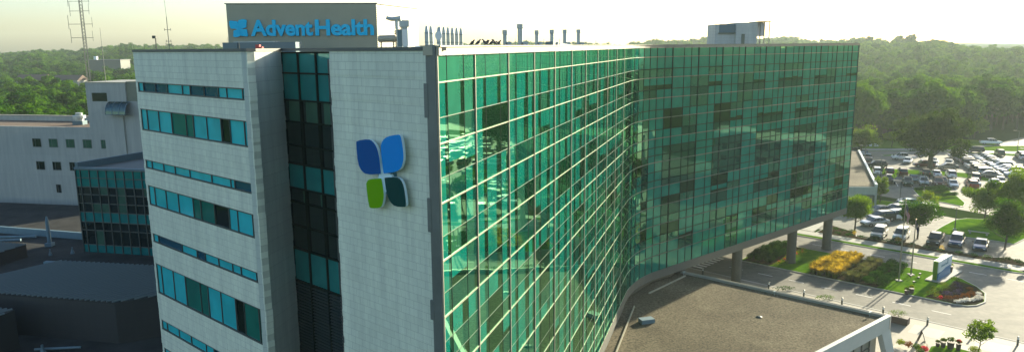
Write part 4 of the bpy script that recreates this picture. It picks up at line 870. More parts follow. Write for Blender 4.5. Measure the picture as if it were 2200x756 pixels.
# slanted corner leg
tp0 = PB; tp1 = PB + pf * 1.7; sl = -pf * .9 + pr_ * .35; dn = ZP - 1.15
P3 = lambda p, z: Vector((p.x, p.y, z))
leg = MB(); q0 = [P3(tp0, dn), P3(tp1, dn), P3(tp1 - pr_ * .5, dn), P3(tp0 - pr_ * .5, dn)]; q1 = [v + Vector((sl.x, sl.y, -dn)) for v in q0]
q1[1] = q1[1] + Vector((pf.x, pf.y, 0)) * -.3; q1[2] = q1[2] + Vector((pf.x, pf.y, 0)) * -.3
leg.v = [tuple(v) for v in q0 + q1]; leg.f = [(0, 3, 2, 1), (4, 5, 6, 7), (0, 1, 5, 4), (1, 2, 6, 5), (2, 3, 7, 6), (3, 0, 4, 7)]; leg.m = [0] * 6
leg.build('corner_leg', [bpy.data.materials['white_frame_panel']], pod)
b = MB(); g0 = PB + pf * 1.6 - pr_ * 1.1; n_ = V2(-pf.y, pf.x); L = 48
for (z0, z1) in ((0.13, 1.6), (1.6, ZP - 1.1)):
    k = 0
    while k * 1.6 < L:
        p, q = g0 + pf * k * 1.6, g0 + pf * (k + 1) * 1.6; b.poly([(p.x, p.y, z0), (q.x, q.y, z0), (q.x, q.y, z1), (p.x, p.y, z1)], 0 if (k + int(z0)) % 3 else 2)
        b.obox((p.x, p.y, z0), (pf * .07).to_3d(), (pr_ * .1).to_3d(), (0, 0, z1 - z0), 1); k += 1
    b.obox((g0.x, g0.y, z1 - .04), (pf * L).to_3d(), (pr_ * .1).to_3d(), (0, 0, .07), 1)
b.build('window', ['dark', 'mull', 'blind'], pod)
b = MB(); a = PA + pf * .4; c = PB + pf * .4 - pr_ * 1.0; b.prism([tuple(a), tuple(c), tuple(g0), tuple(g0 + pf * 45), tuple(gb + gd * 2 - V2(2, 0)), tuple(gend - V2(2, 0))], 0, ZP - .61, 0); b.build('body', ['conc'], pod)
b = MB(); a, c = V2(11.2, 63.0), V2(15.0, 74.5); e = V2(20.4, 79.3)
edge(V2(2.0, 36), V2(12.4, 69.6), ZP, ZP + .14, .12, 0); edge(V2(14.6, 73.4), V2(19.9, 79.2), ZP, ZP + .14, .12, 0)
b.build('drip_edge', ['cream'], pod)
b = MB(); b.box((12.8, 65.4, ZP + .2), (1.35, .8, .40), rz=.3); b.build('roof_hatch', ['par'], pod)
for (k, lab) in ((.06, 'small edge spotlight on the roof parapet nearest the glass wing'), (.52, 'small edge spotlight on the middle of the roof parapet'), (.93, 'small edge spotlight on the roof parapet near its corner')):
    q = PA.lerp(PB, k) - V2(-pr_.y, pr_.x) * -.0; q = q + pf * .75; t = thing('edge_spotlight', lab, 'spotlight', (q.x, q.y, ZP), group='edge spotlights on the gravel roof')
    b = MB(); b.tube((q.x, q.y, ZP), (q.x, q.y, ZP + .35), .03); b.build('stem', ['duct'], t); b = MB(); b.box((q.x, q.y, ZP + .40), (.34, .16, .12), rz=.5); b.build('lamp_head', ['duct'], t)
for (x, y, lab) in ((24.0, 66.5, 'flat round drain in the middle of the gravel roof'), (14.5, 56.0, 'flat round drain near the glass wall on the gravel roof')):
    b = MB(); b.loft([(x, y, ZP), (x, y, ZP + .05), (x, y, ZP + .12)], [.32, .30, .12], 0, 14); b.build('roof_drain', ['mull'], label=lab, category='drain')
# low stone outbuilding beyond the wing
ob = thing('stone_outbuilding', 'low pale stone outbuilding with a gravel roof beyond the glass wing', 'building', (68.5, 133, 0))
oc = [(68.6, 132.6), (62.0, 132.8), (57, 142), (88.2, 186), (89.5, 183)]
b = MB(); b.prism([(69.1, 133.1), (61.0, 133.6), (56, 146), (84.0, 181), (87.2, 178)], .0, 3.9, 0); b.build('wall', [clad_mat('outbuilding_stone', 1, -.05, 2.4, .8, (.40, .41, .36))], ob)
b = MB(); b.prism([(68.7, 133.5), (61.3, 134.0), (56.4, 146), (84.0, 180.4), (86.8, 177.8)], 3.9, 3.99, 0); b.build('gravel_roof', ['gravel'], ob)
b = MB(); edge(V2(69.1, 133.1), V2(87.2, 178), 3.9, 4.4, .45, 0, 1); b.build('parapet', ['duct'], ob)
b = MB(); b.box((67.2, 132.85, 1.2), (2.4, .6, 2.4)); b.build('doorway', ['mull'], ob)

clinic = thing('clinic_building', 'white three storey clinic across the side road, mirrored in the glass wing', 'building', (104, 106, 0))
cd = V2(-.184, .983); cn_ = V2(-.983, -.184); c0 = V2(106, 94)
b = MB(); b.obox((c0.x, c0.y, 0), (cd * 24).to_3d(), (-cn_ * 14).to_3d(), (0, 0, 9.6)); b.obox((c0.x, c0.y, 9.6), (cd * 9).to_3d(), (-cn_ * 10).to_3d(), (0, 0, 1.6)); b.build('wall', ['conc'], clinic)
b = MB()
for r_ in range(3):
    for k in range(6): p = c0 + cd * (1.5 + 3.8 * k) + cn_ * .03; b2 = MB(); b2.obox((p.x, p.y, 1.4 + 3.0 * r_), (cd * (2.4 if k % 3 else 1.4)).to_3d(), (-cn_ * .1).to_3d(), (0, 0, 1.3)); b2.build('window', ['black'], clinic)
# ------------------------------------------------------------------ monument sign, flagpoles, bollards, board
A, B = V2(55.0, 89.3), V2(58.7, 92.6); sd_ = (B - A).normalized(); sn_ = V2(sd_.y, -sd_.x); SW = (B - A).length
ms = thing('monument_sign', 'white, green and blue monument sign on a concrete slab at the island end', 'sign', (56.8, 91, .15))
b = MB(); p = A - sd_ * .5 + sn_ * .9; b.obox((p.x, p.y, .10), (sd_ * (SW + 2.6)).to_3d(), (-sn_ * 2.1).to_3d(), (0, 0, .18)); b.build('base_slab', ['conc'], ms)
b = MB(); p = A; b.obox((p.x, p.y, .28), (sd_ * .12).to_3d(), (-sn_ * .5).to_3d(), (0, 0, 2.5)); b.obox((p.x, p.y, .28), (sd_ * SW * .97).to_3d(), (-sn_ * .46 ).to_3d(), (0, 0, 2.42)); b.build('core', ['gsign'], ms)
b = MB(); p = A + sd_ * .1 + sn_ * .12; b.obox((p.x, p.y, 1.25), (sd_ * (SW - .05)).to_3d(), (-sn_ * .12).to_3d(), (0, 0, 1.52)); q = A + sd_ * .1 - sn_ * .46; b.obox((q.x, q.y, 1.25), (sd_ * (SW - .05)).to_3d(), (-sn_ * .12).to_3d(), (0, 0, 1.52)); b.build('sign_panel', ['wsign'], ms)
b = MB(); pts = [(.1, 0.3), (SW - .25, .3), (SW - .25, 1.35), (SW - .5, 1.5), (SW * .55, 1.5), (SW * .4, 1.36), (.1, 1.1)]
ps = [Vector((A.x + sd_.x * a + sn_.x * .145, A.y + sd_.y * a + sn_.y * .145, z)) for a, z in pts]; b.poly(ps); b.poly([p - Vector((sn_.x, sn_.y, 0)) * .14 for p in ps][::-1])
for i in range(len(ps)): a, c = ps[i], ps[(i + 1) % len(ps)]; o_ = Vector((sn_.x, sn_.y, 0)) * .14; b.poly([a, a - o_, c - o_, c])
b.build('sign_panel', ['bsign'], ms, label='blue wave shaped lower sign panel')
o3 = Vector((A.x + sd_.x * .9 + sn_.x * .125, A.y + sd_.y * .9 + sn_.y * .125, 1.85)); place_text(text_mesh('AdventHealth', 1, .01, .01), 'lettering', 'tsign', ms, o3, Vector((sd_.x, sd_.y, 0)), UP, 2.7, .36)
b = MB(); 
for (cx, cz, r, sx, sz) in ((2.2, -28.12, .10, 1, -1), (2.44, -28.10, .11, -1, -1), (2.25, -28.34, .09, 1, 1), (2.46, -28.34, .09, -1, 1)): outline_prism(emblem_leaf(cx + 1.0, cz, r, sx, sz), A + sn_ * .12, sd_, sn_, 0, .02, 0, 0, b)
b.build('emblem', ['tsign'], ms)
def flagpole(x, y, h, lab):
    t = thing('flagpole', lab, 'flagpole', (x, y, .13)); b = MB(); b.loft([(x, y, .13), (x, y, h * .5), (x, y, h)], [.095, .08, .045], 0, 10); b.build('pole', ['pole'], t)
    b = MB(); b.box((x, y, .17), (.7, .7, .1)); b.build('base', ['conc'], t)
    b = MB(); b.loft([(x, y, h), (x, y, h + .05), (x, y, h + .13), (x, y, h + .2), (x, y, h + .24)], [.02, .09, .11, .08, .01], 0, 10); b.build('finial', ['gold'], t); return t
flagpole(50.4, 89.8, 10.8, 'tall flagpole flying the striped national flag'); flagpole(53.3, 92.2, 7.6, 'shorter flagpole with a limp dark blue flag')
def limp_flag(x, y, top, H, F, lab, kind):
    b = MB(); NH, NF = 26, 16
    def P(h, f): 
        a = f / F; lat = .10 + .46 * F * .42 * (a ** .8) * (1 - .25 * h / H); return (x + lat * .92 + .05 * math.sin(9 * a + 2 * h), y - lat * .15 + .17 * math.sin(11 * a + h), top - h * .86 - f * .74 - .05 * math.sin(7 * a))
    for i in range(NH):
        for j in range(NF):
            h0, h1, f0, f1 = H * i / NH, H * (i + 1) / NH, F * j / NF, F * (j + 1) / NF
            if kind == 0: mi = 0 if (i < 14 and j < 6) else (1 if (i // 2) % 2 == 0 else 2); mi = 2 if (mi == 0 and (i + j) % 4 == 0 and i % 2) else mi
            else: mi = 0
            b.poly([P(h0, f0), P(h0, f1), P(h1, f1), P(h1, f0)], mi)
    b.build('flag', ['navyf', 'redf', 'whitef'], label=lab, category='flag')
limp_flag(50.45, 89.8, 10.5, 1.55, 2.3, 'striped flag with a blue star field hanging limp on the tall pole', 0)
limp_flag(53.35, 92.2, 7.4, 1.0, 1.3, 'plain dark blue flag hanging limp on the shorter pole', 1)
for i, (x, y) in enumerate(((25.6, 92.9), (29.1, 90.1), (32.4, 87.0), (35.6, 83.9), (39.0, 81.1), (42.3, 78.0), (45.5, 74.7), (49.0, 72.0), (51.6, 69.2))):
    lab = ['bollard light by the crosswalk under the glass wing', 'second bollard light from the crosswalk, in shade', 'bollard light where the column shadow ends', 'bollard light behind the middle of the gravel roof', 'bollard light behind the roof edge near the flagpole shadows', 'bollard light behind the roof corner', 'bollard light on the plaza above the sandwich board', 'bollard light half hidden by the small plaza tree', 'bollard light at the right end of the plaza kerb'][i]
    t = thing('bollard_light', lab, 'bollard', (x, y, .13), group='bollard lights along the driveway')
    b = MB(); b.loft([(x, y, .13), (x, y, .74)], [.10, .10], 0, 12); b.build('post', ['dpole'], t)
    b = MB(); b.loft([(x, y, .74), (x, y, .98)], [.095, .095], 0, 12); b.build('lens', ['wsign'], t); b = MB(); b.loft([(x, y, .98), (x, y, 1.02), (x, y, 1.06)], [.12, .12, .05], 0, 12); b.build('cap', ['pole'], t)
t = thing('sandwich_board', 'folding sandwich board standing open on the plaza', 'sandwich board', (42.4, 70.4, .13))
for s_, mm in ((1, 'dpole'), (-1, 'wood')):
    b = MB(); c_, ax = Vector((42.4, 70.4, 0)), Vector((.35, .93, 0)); up = Vector((.93 * s_ * .35, -.35 * s_ * .35, -1.05)); p = c_ + Vector((0, 0, 1.2)) - ax * .32; b.obox(p, ax * .64, (.03, -.01, 0), up, 0); o = b.build('board', [mm], t)
    b = MB(); q = c_ + Vector((0, 0, 1.2)) - ax * .26 + up * .12 + Vector((.93, -.35, 0)) * .032; b.obox(q, ax * .52, (.012, -.004, 0), up * .55, 0); b.build('poster', ['wsign' if s_ > 0 else 'tan'], o)
for i, (x, y, z_) in enumerate(((52.4, 90.6, 0), (53.1, 90.0, 0), (54.1, 91.5, 0), (51.5, 88.3, 0))):
    t = thing('ground_spotlight', ['ground spotlight nearest the shorter flagpole', 'middle ground spotlight on the island lawn', 'ground spotlight nearest the monument sign', 'ground spotlight near the driveway kerb'][i], 'spotlight', (x, y, .14), group='spotlights on the island lawn')
    b = MB(); b.tube((x, y, .14), (x, y, .4), .03); b.build('stem', ['dpole'], t); b = MB(); b.box((x, y, .48), (.36, .22, .16), rz=.7); b.build('lamp_head', ['dpole'], t)
def lamp(x, y, h, lab, rz=2.6, double=False, m='dpole'):
    t = thing('street_lamp', lab, 'street lamp', (x, y, .05), group='lamps of the parking lots'); b = MB(); b.loft([(x, y, .05), (x, y, h)], [.09, .06], 0, 8); b.build('pole', [m], t)
    b = MB(); b.loft([(x, y, .05), (x, y, .6)], [.26, .26], 0, 12); b.build('footing', ['conc'], t)
    for r_ in ([rz, rz + math.pi] if double else [rz]):
        b = MB(); e = (x + math.cos(r_) * .9, y + math.sin(r_) * .9); b.tube((x, y, h - .05), (e[0], e[1], h + .05), .035); b.build('arm', [m], t)
        b = MB(); b.box((x + math.cos(r_) * 1.0, y + math.sin(r_) * 1.0, h + .07), (.75, .3, .1), rz=r_); b.build('lamp_head', [m], t)
lamp(74.5, 134.9, 4.6, 'lamp post on the small lawn beside the crosswalk'); lamp(82.0, 157.1, 5.4, 'lamp post behind the yellow green pedestrian sign'); lamp(85.7, 172.1, 6.2, 'lamp post by the outbuilding roof edge and dark cars')
lamp(85.3, 145.6, 4.4, 'lamp post beside the clipped hedge island'); lamp(72.7, 114.5, 4.1, 'double headed lamp post at the edge of the corner lawn', .4, True); lamp(117.5, 162.0, 6.6, 'lamp post on the island in front of the car rows'); lamp(137.0, 192.5, 7.0, 'tan lamp post beyond the far car rows', 2.6, False, 'tan')
t = thing('pedestrian_sign', 'yellow green diamond pedestrian crossing sign by the parked pickup', 'sign', (82.6, 152.6, .05))
b = MB(); b.tube((82.6, 152.6, .05), (82.6, 152.6, 2.6), .04); b.build('post', ['pole'], t)
b = MB(); c_ = Vector((82.6, 152.52, 2.45)); pts = [c_ + Vector(v) * .62 for v in ((0, 0, 1), (-.92, .25, 0), (0, 0, -1), (.92, -.25, 0))]; b.poly(pts); b.poly([p + Vector((.01, .04, 0)) for p in pts][::-1]); b.build('sign_panel', ['ysign'], t)
b = MB(); b.loft([c_ + Vector((.0, -.02, .2)), c_ + Vector((0, -.02, .28))], [.06, .06], 0, 6); b.loft([c_ + Vector((0, -.02, .15)), c_ + Vector((.0, -.02, -.05))], [.05, .05], 0, 5); b.loft([c_ + Vector((0, -.02, -.05)), c_ + Vector((.12, -.05, -.3))], [.03, .03], 0, 5); b.loft([c_ + Vector((0, -.02, -.05)), c_ + Vector((-.12, .0, -.3))], [.03, .03], 0, 5); b.build('walking_symbol', ['dpole'], t)
for (x, y, lab) in ((84.6, 161.5, 'small dark sign behind the silver pickup row'), (89.3, 163.0, 'small dark sign behind the dark red hatchback'), (103.5, 160.3, 'small dark sign at the end of the divider lawn')):
    t = thing('parking_sign', lab, 'sign', (x, y, .15)); b = MB(); b.tube((x, y, .15), (x, y, 2.1), .04); b.build('post', ['dpole'], t); b = MB(); b.box((x, y, 2.1), (.45, .06, .6)); b.build('sign_panel', ['dpole'], t)
t = thing('stop_sign', 'stop sign standing at the island crossing just outside the frame', 'sign', (72.6, 96.6, .1))
b = MB(); b.tube((72.6, 96.6, 0), (72.6, 96.6, 2.4), .04); b.build('post', ['pole'], t)
b = MB(); c_ = Vector((72.6, 96.6, 2.2)); pts = [c_ + Vector((.42 * math.cos(math.pi / 8 + k * math.pi / 4) * .7, -.42 * math.cos(math.pi / 8 + k * math.pi / 4) * .7, .42 * math.sin(math.pi / 8 + k * math.pi / 4))) for k in range(8)]; b.poly(pts); b.poly([p + Vector((.02, .02, 0)) for p in pts][::-1]); b.build('sign_panel', ['redp'], t)
t = thing('bench', 'pale flat bench slab on the shaded corner lawn', 'bench', (74.6, 111.5, .15))
b = MB(); b.box((75.2, 112.3, .55), (2.9, .5, .1), rz=-.68); b.build('seat', ['walk'], t)
for k in (-1, 1): b = MB(); b.box((75.2 + k * .9, 112.3 - k * .72, .32), (.25, .45, .36), rz=-.68); b.build('leg', ['conc'], t)
t = thing('utility_cabinet', 'pair of white utility cabinets on the far meadow', 'cabinet', (108.5, 215, .05))
b = MB(); b.box((108.2, 215.6, .6), (1.4, 1, 1.2)); b.build('cabinet', ['wsign'], t); b = MB(); b.box((110.2, 215.2, .5), (1.0, 1, 1.0)); b.build('cabinet', ['wsign'], t)

# ------------------------------------------------------------------ cars
def paint(name, col, metal=.3): 
    m = mat(name, col, .28, metal); m.node_tree.nodes['Principled BSDF'].inputs['Coat Weight'].default_value = .6; m.node_tree.nodes['Principled BSDF'].inputs['Coat Roughness'].default_value = .08; return m
PAINT = {'white': paint('white_paint', (.72, .73, .72), 0), 'silver': paint('silver_paint', (.42, .44, .44), .6), 'grey': paint('grey_paint', (.17, .18, .18), .5), 'black': paint('black_paint', (.015, .016, .018), .2),
         'blue': paint('blue_paint', (.03, .07, .16)), 'red': paint('red_car_paint', (.22, .02, .015)), 'maroon': paint('maroon_paint', (.09, .015, .015)), 'green': paint('dark_green_paint', (.02, .06, .04)), 'tan': paint('tan_paint', (.30, .25, .17)), 'teal': paint('teal_paint', (.03, .16, .19)), 'yellow': paint('yellow_paint', (.55, .42, .08))}
def ringloft(mb, st, ring, m=0):
    rs = [ring(*s) for s in st]; n = len(rs[0]); b = len(mb.v)
    for r in rs: mb.v += r
    for i in range(len(rs) - 1):
        for k in range(n): j = (k + 1) % n; mb.f.append((b + i * n + k, b + i * n + j, b + (i + 1) * n + j, b + (i + 1) * n + k)); mb.m.append(m)
    mb.f.append(tuple(b + k for k in range(n))[::-1]); mb.m.append(m); e = b + (len(rs) - 1) * n; mb.f.append(tuple(e + k for k in range(n))); mb.m.append(m)
bodyring = lambda x, w, z0, z1: [(x, w * .9, z0), (x, w, z0 + .16), (x, w * 1.0, (z0 + z1) / 2), (x, w * .97, z1 - .12), (x, w * .86, z1), (x, -w * .86, z1), (x, -w * .97, z1 - .12), (x, -w, (z0 + z1) / 2), (x, -w, z0 + .16), (x, -w * .9, z0)]
cabring = lambda x, w, z0, z1: [(x, w, z0), (x, w * .97, z0 + (z1 - z0) * .5), (x, w * .80, z1), (x, -w * .80, z1), (x, -w * .97, z0 + (z1 - z0) * .5), (x, -w, z0)]
CARS = {
 'sedan': dict(L=4.8, body=[(-2.4, .74, .42, .78), (-2.3, .86, .27, .98), (-1.7, .91, .2, 1.02), (-.9, .92, .2, .96), (.9, .92, .2, .93), (1.5, .91, .2, .90), (2.2, .84, .24, .78), (2.4, .68, .38, .62)],
                cab=[(-1.95, .74, .95, .99), (-1.15, .82, .9, 1.38), (-.3, .84, .88, 1.45), (.35, .83, .88, 1.42), (1.25, .78, .88, .94)], roof=(-1.15, .36, 1.43), wh=.33, wx=1.42),
 'suv': dict(L=4.8, body=[(-2.4, .84, .42, .98), (-2.32, .92, .32, 1.12), (-1.6, .95, .28, 1.14), (.9, .95, .28, 1.08), (1.5, .94, .28, 1.04), (2.2, .88, .32, .96), (2.4, .74, .42, .78)],
              cab=[(-2.32, .84, 1.06, 1.16), (-2.0, .86, 1.0, 1.66), (-.4, .88, 1.0, 1.76), (.45, .87, 1.0, 1.70), (1.3, .82, 1.0, 1.08)], roof=(-2.0, .45, 1.73), wh=.38, wx=1.45),
 'pickup': dict(L=5.8, body=[(-2.9, .90, .5, 1.12), (-2.86, .95, .42, 1.16), (-1.2, .96, .38, 1.16), (1.2, .96, .38, 1.14), (1.8, .96, .38, 1.12), (2.7, .93, .42, 1.06), (2.9, .82, .5, .9)],
                 cab=[(-1.0, .86, 1.05, 1.2), (-.85, .86, 1.05, 1.80), (.2, .87, 1.05, 1.88), (.8, .86, 1.05, 1.82), (1.6, .83, 1.05, 1.16)], roof=(-.85, .8, 1.84), wh=.41, wx=1.8)}
CARP = {}
def car_proto(kind, label, col, loc, rz, group):
    P = CARS[kind]; t = thing({'sedan': 'parked_car', 'suv': 'parked_suv', 'pickup': 'parked_pickup'}[kind], label, {'sedan': 'car', 'suv': 'suv', 'pickup': 'pickup truck'}[kind], (0, 0, 0), 0, group)
    b = MB(); ringloft(b, P['body'], bodyring); bo = b.build('body', [PAINT[col]], t, smooth=False); bo.material_slots[0].link = 'OBJECT'; bo.material_slots[0].material = PAINT[col]
    b = MB(); ringloft(b, P['cab'], cabring); b.build('window', ['cglass'], t)
    x0, x1, z = P['roof']; b = MB(); w_ = .70
    ringloft(b, [(x0 - .05, w_ * .9, z - .10, z - .02), (x0 + .2, w_, z - .06, z + .03), ((x0 + x1) / 2, w_ * 1.02, z - .04, z + .06), (x1 - .1, w_, z - .07, z + .02), (x1 + .05, w_ * .9, z - .11, z - .03)], lambda x, w, a, c: [(x, w, a), (x, w * .9, c), (x, -w * .9, c), (x, -w, a)])
    cb = P['cab']
    for i in (1, len(cb) // 2, len(cb) - 2):        # pillars
        x, w, za, zb_ = cb[i]
        for s_ in (1, -1): b.tube((x, s_ * (w + .01), za + .05), (x + (.25 if i == 1 else -.1), s_ * (w * .8 + .02), zb_ - .02), .035, 0, 4)
    for s_ in (1, -1): b.tube((cb[-1][0], s_ * cb[-1][1], cb[-1][3] - .02), (x1, s_ * (cb[-2][1] * .8), z - .02), .035, 0, 4)
    ro = b.build('roof', [PAINT[col]], t); ro.material_slots[0].link = 'OBJECT'; ro.material_slots[0].material = PAINT[col]
    if kind == 'pickup': b = MB(); b.box((-1.95, 0, 1.165), (1.7, 1.6, .03)); b.build('cargo_bed', ['rubber'], t)
    wr = P['wh']
    for sx in (1, -1):
        for sy in (1, -1):
            b = MB(); b.loft([(sx * P['wx'], sy * .70, wr), (sx * P['wx'], sy * .94, wr)], [wr, wr], 0, 16); wo = b.build('wheel', ['rubber'], t)
            b = MB(); b.loft([(sx * P['wx'], sy * .93, wr), (sx * P['wx'], sy * .955, wr)], [wr * .62, wr * .58], 0, 10); b.build('rim', ['rim'], wo)
    bx = P['body']; hz = bx[-1][3]; rz_ = bx[0][3]
    for sy in (1, -1):
        b = MB(); b.box((bx[-1][0] - .06, sy * .60, hz - .06), (.16, .34, .14)); b.build('headlight', ['hlamp'], t)
        b = MB(); b.box((bx[0][0] + .03, sy * .68, rz_ + .02), (.12, .22, .2)); b.build('taillight', ['tlamp'], t)
        b = MB(); xx = cb[-2][0] + .35; b.box((xx, sy * (.98), cb[0][2] + .12), (.12, .2, .14)); b.build('mirror', ['rubber'], t)
    b = MB(); b.box((bx[-1][0] + .0, 0, bx[-1][2] + .10), (.05, 1.1, .18)); b.box((bx[0][0] - .01, 0, bx[0][2] + .16), (.05, .5, .13)); b.build('bumper_trim', ['rubber'], t)
    t.location = (loc[0], loc[1], .05); t.rotation_euler = (0, 0, rz); return t
def car(kind, col, x, y, hd, label, group='cars parked in the lots', z=.06):
    if kind not in CARP: CARP[kind] = car_proto(kind, label, col, (x, y), hd, group); o = CARP[kind]; o.location.z = z; return o
    o = copy_tree(CARP[kind], (x, y, z), hd, None, label, group)
    for c in o.children if False else kids_of(o):
        if c.name.startswith(('body', 'roof')): c.material_slots[0].link = 'OBJECT'; c.material_slots[0].material = PAINT[col]
    return o
_last = {}
def kids_of(o): return _last.get(o.name) or []
_ct = copy_tree
def copy_tree(o, loc=None, rz=None, scale=None, label=None, group=None):
    r = o.copy(); C.objects.link(r); L = []
    if o.name not in _kid_cache: _kid_cache[o.name] = [(c, kids(c)) for c in kids(o)]
    for c, gs in _kid_cache[o.name]:
        d = c.copy(); C.objects.link(d); d.parent = r; L.append(d)
        for g in gs: e = g.copy(); C.objects.link(e); e.parent = d
    if loc is not None: r.location = loc
    if rz is not None: r.rotation_euler = (0, 0, rz)
    if scale is not None: r.scale = scale if not isinstance(scale, (int, float)) else (scale,) * 3
    if label: r['label'] = label
    if group: r['group'] = group
    _last[r.name] = L; return r
hd = lambda dx, dy: math.atan2(dy, dx)
SOUTH = hd(-.39, -.92); NORTH = hd(.39, .92)
# near lot behind the planting bed
car('suv', 'grey', 58.8, 111.6, hd(-.62, -.79), 'grey suv nose out at the planting bed, left of the silver suv')
car('suv', 'silver', 61.7, 110.4, hd(-.62, -.79), 'silver suv nose out just left of the flagpole')
car('pickup', 'black', 65.4, 107.4, hd(-.62, -.79), 'dark vehicle nose out between bed shrubs right of the street tree')
car('suv', 'blue', 68.2, 106.6, hd(-.62, -.79), 'blue suv nose out behind the double headed lamp post')
car('sedan', 'blue', 70.6, 104.6, hd(-.62, -.79), 'pale blue sedan nose out at the right end of the bed')
car('sedan', 'silver', 61.9, 119.2, hd(-.97, -.2), 'silver tan sedan parked side on below the street tree')
car('suv', 'black', 64.6, 122.4, hd(-.97, -.2), 'black suv side on directly behind the silver tan sedan')
car('suv', 'white', 67.3, 123.3, hd(-.97, -.2), 'white suv with bright tail lamps behind the black suv')
car('suv', 'black', 70.0, 127.5, hd(-.97, -.2), 'black minivan side on behind the white suv')
car('sedan', 'grey', 67.2, 127.9, hd(-.97, -.2), 'dark sedan nose just left of the black minivan')
car('sedan', 'silver', 73.0, 132.4 - 1, hd(-.97, -.2), 'silver sedan behind the black minivan')
car('sedan', 'teal', 75.4, 133.6, hd(-.97, -.2), 'teal grey sedan last in the side on row by the crosswalk')
# upper lot, three rows
for (k, c, x, y, h_, lab) in (('pickup', 'black', 84.2, 157.3, SOUTH, 'blue black pickup nose out beside the yellow green sign'), ('pickup', 'green', 86.7, 154.6, SOUTH, 'dark green pickup nose out, second from the yellow green sign'), ('sedan', 'teal', 90.3, 158.5, SOUTH, 'small teal car right of the dark green pickup'),
    ('suv', 'silver', 90.3, 154.8, SOUTH, 'silver suv nose out third from the pedestrian sign'), ('suv', 'maroon', 92.9, 153.6, SOUTH, 'brown maroon suv in the front row below the oak'), ('sedan', 'tan', 95.2, 156.0, SOUTH, 'tan sedan behind the front row below the oak'),
    ('sedan', 'white', 95.2, 152.2, SOUTH, 'white sedan with blue windscreen in the front row'), ('suv', 'red', 98.6, 151.0, NORTH, 'red suv in the front row right of the white sedan'), ('sedan', 'silver', 101.0, 153.8, SOUTH, 'silver sedan behind the red suv'),
    ('sedan', 'white', 104.6, 152.6, SOUTH, 'white sedan half hidden behind the round street tree'), ('sedan', 'silver', 107.4, 155.0, SOUTH, 'silver sedan in the back line right of the round street tree'), ('suv', 'maroon', 103.6, 148.6, NORTH, 'dark maroon suv right of the round street tree'),
    ('sedan', 'tan', 106.4, 147.4, NORTH, 'tan sedan beside the dark maroon suv'), ('sedan', 'white', 109.8, 151.4, SOUTH, 'white sedan at the right frame edge front rows'), ('sedan', 'yellow', 98.6, 140.6, hd(-.95, -.3), 'yellow and white car by the right hand street trees'),
    ('sedan', 'grey', 110.5, 154.8, SOUTH, 'grey sedan at the right end of the back line'),
    ('suv', 'white', 86.9, 168.4, NORTH, 'white suv at the left end of the divider lawn'), ('suv', 'black', 89.4, 167.4, NORTH, 'black suv second along the divider lawn'), ('suv', 'maroon', 92.0, 166.4, NORTH, 'dark red hatchback third along the divider lawn'), ('suv', 'black', 96.6, 165.2, NORTH, 'black suv in front of the oak trunk'),
    ('sedan', 'white', 99.0, 164.8, NORTH, 'white sedan parked against the divider lawn right of the oak'), ('suv', 'white', 101.4, 163.2, NORTH, 'white suv parked against the divider lawn right of the oak'), ('suv', 'green', 104.6, 159.6, NORTH, 'dark green suv at the right end of the divider lawn'),
    ('suv', 'black', 91.4, 177.6, hd(-.97, .25), 'black suv side on behind the outbuilding roof lamp'), ('pickup', 'maroon', 91.0, 181.2, hd(-.97, .25), 'maroon pickup side on behind the black suv'), ('suv', 'white', 93.2, 188.8, hd(-.97, .25), 'white suv side on third from the outbuilding'),
    ('sedan', 'white', 95.2, 194.4, hd(-.97, .25), 'white car side on half under the edge tree'), ('pickup', 'blue', 96.6, 199.4, hd(-.97, .25), 'blue pickup side on at the far end of the edge row'),
    ('pickup', 'white', 104.2, 188.8, hd(-.97, .25), 'white pickup beside the walking person'), ('sedan', 'white', 102.6, 183.6, hd(-.6, -.8), 'white sedan behind the white pickup at the oak'), ('sedan', 'silver', 104.6, 180.0, hd(-.6, -.8), 'silver sedan left of the oak crown'), ('suv', 'maroon', 103.0, 177.0, hd(-.97, .25), 'maroon suv beneath the oak crown'),
    ('sedan', 'silver', 108.5, 182.6, hd(-.6, -.8), 'silver car seen through the oak'), ('sedan', 'white', 110.8, 179.6, hd(-.6, -.8), 'white car seen through the oak'), ('sedan', 'grey', 107.2, 174.2, hd(-.97, .25), 'dark sedan side on right of the oak trunk'), ('sedan', 'white', 106.0, 178.0, hd(-.6, -.8), 'white car directly behind the oak trunk'),
    ('suv', 'silver', 128.2, 201.4, hd(-.97, .25), 'silver suv on the back road left of a dark suv'), ('suv', 'black', 130.6, 200.6, hd(-.97, .25), 'dark suv on the back road at the oak edge'), ('suv', 'green', 134.0, 195.0, NORTH, 'lone dark green suv beyond the car rows'),
    ('suv', 'grey', 137.0, 191.0, NORTH, 'grey suv by the tan lamp post'), ('suv', 'maroon', 138.8, 188.4, NORTH, 'maroon suv at the right edge by the tan lamp post'), ('pickup', 'white', 145.6, 216.4, hd(.95, -.3), 'white pickup at the corner of the far gravel lot')):
    car(k, c, x, y, h_, lab, z=.07)
cols_ = ['white', 'silver', 'white', 'grey', 'silver', 'white', 'blue', 'white', 'black', 'silver', 'grey', 'white', 'silver', 'tan']
for rowi, (sx, sy, n) in enumerate(((120.6, 191.6, 12), (126.0, 190.0, 11))):
    for k in range(n):
        x, y = sx - .33 * 2.8 * k, sy - .94 * 2.8 * k; kd = R.choice(['sedan', 'sedan', 'suv']); cc = R.choice(cols_)
        if rowi == 0 and k == 5: kd, cc = 'suv', 'black'
        nm = ['first', 'second', 'third', 'fourth', 'fifth', 'sixth', 'seventh', 'eighth', 'ninth', 'tenth', 'eleventh', 'twelfth'][k]
        car(kd, cc, x + R.uniform(-.3, .3), y, hd(.94, -.33) + (math.pi if rowi and R.random() < .8 else 0) + R.uniform(-.03, .03), f'{cc} {kd}, {nm} from the far end of the {"left" if rowi == 0 else "right"} line of the double row', 'cars in the long double row', .07)
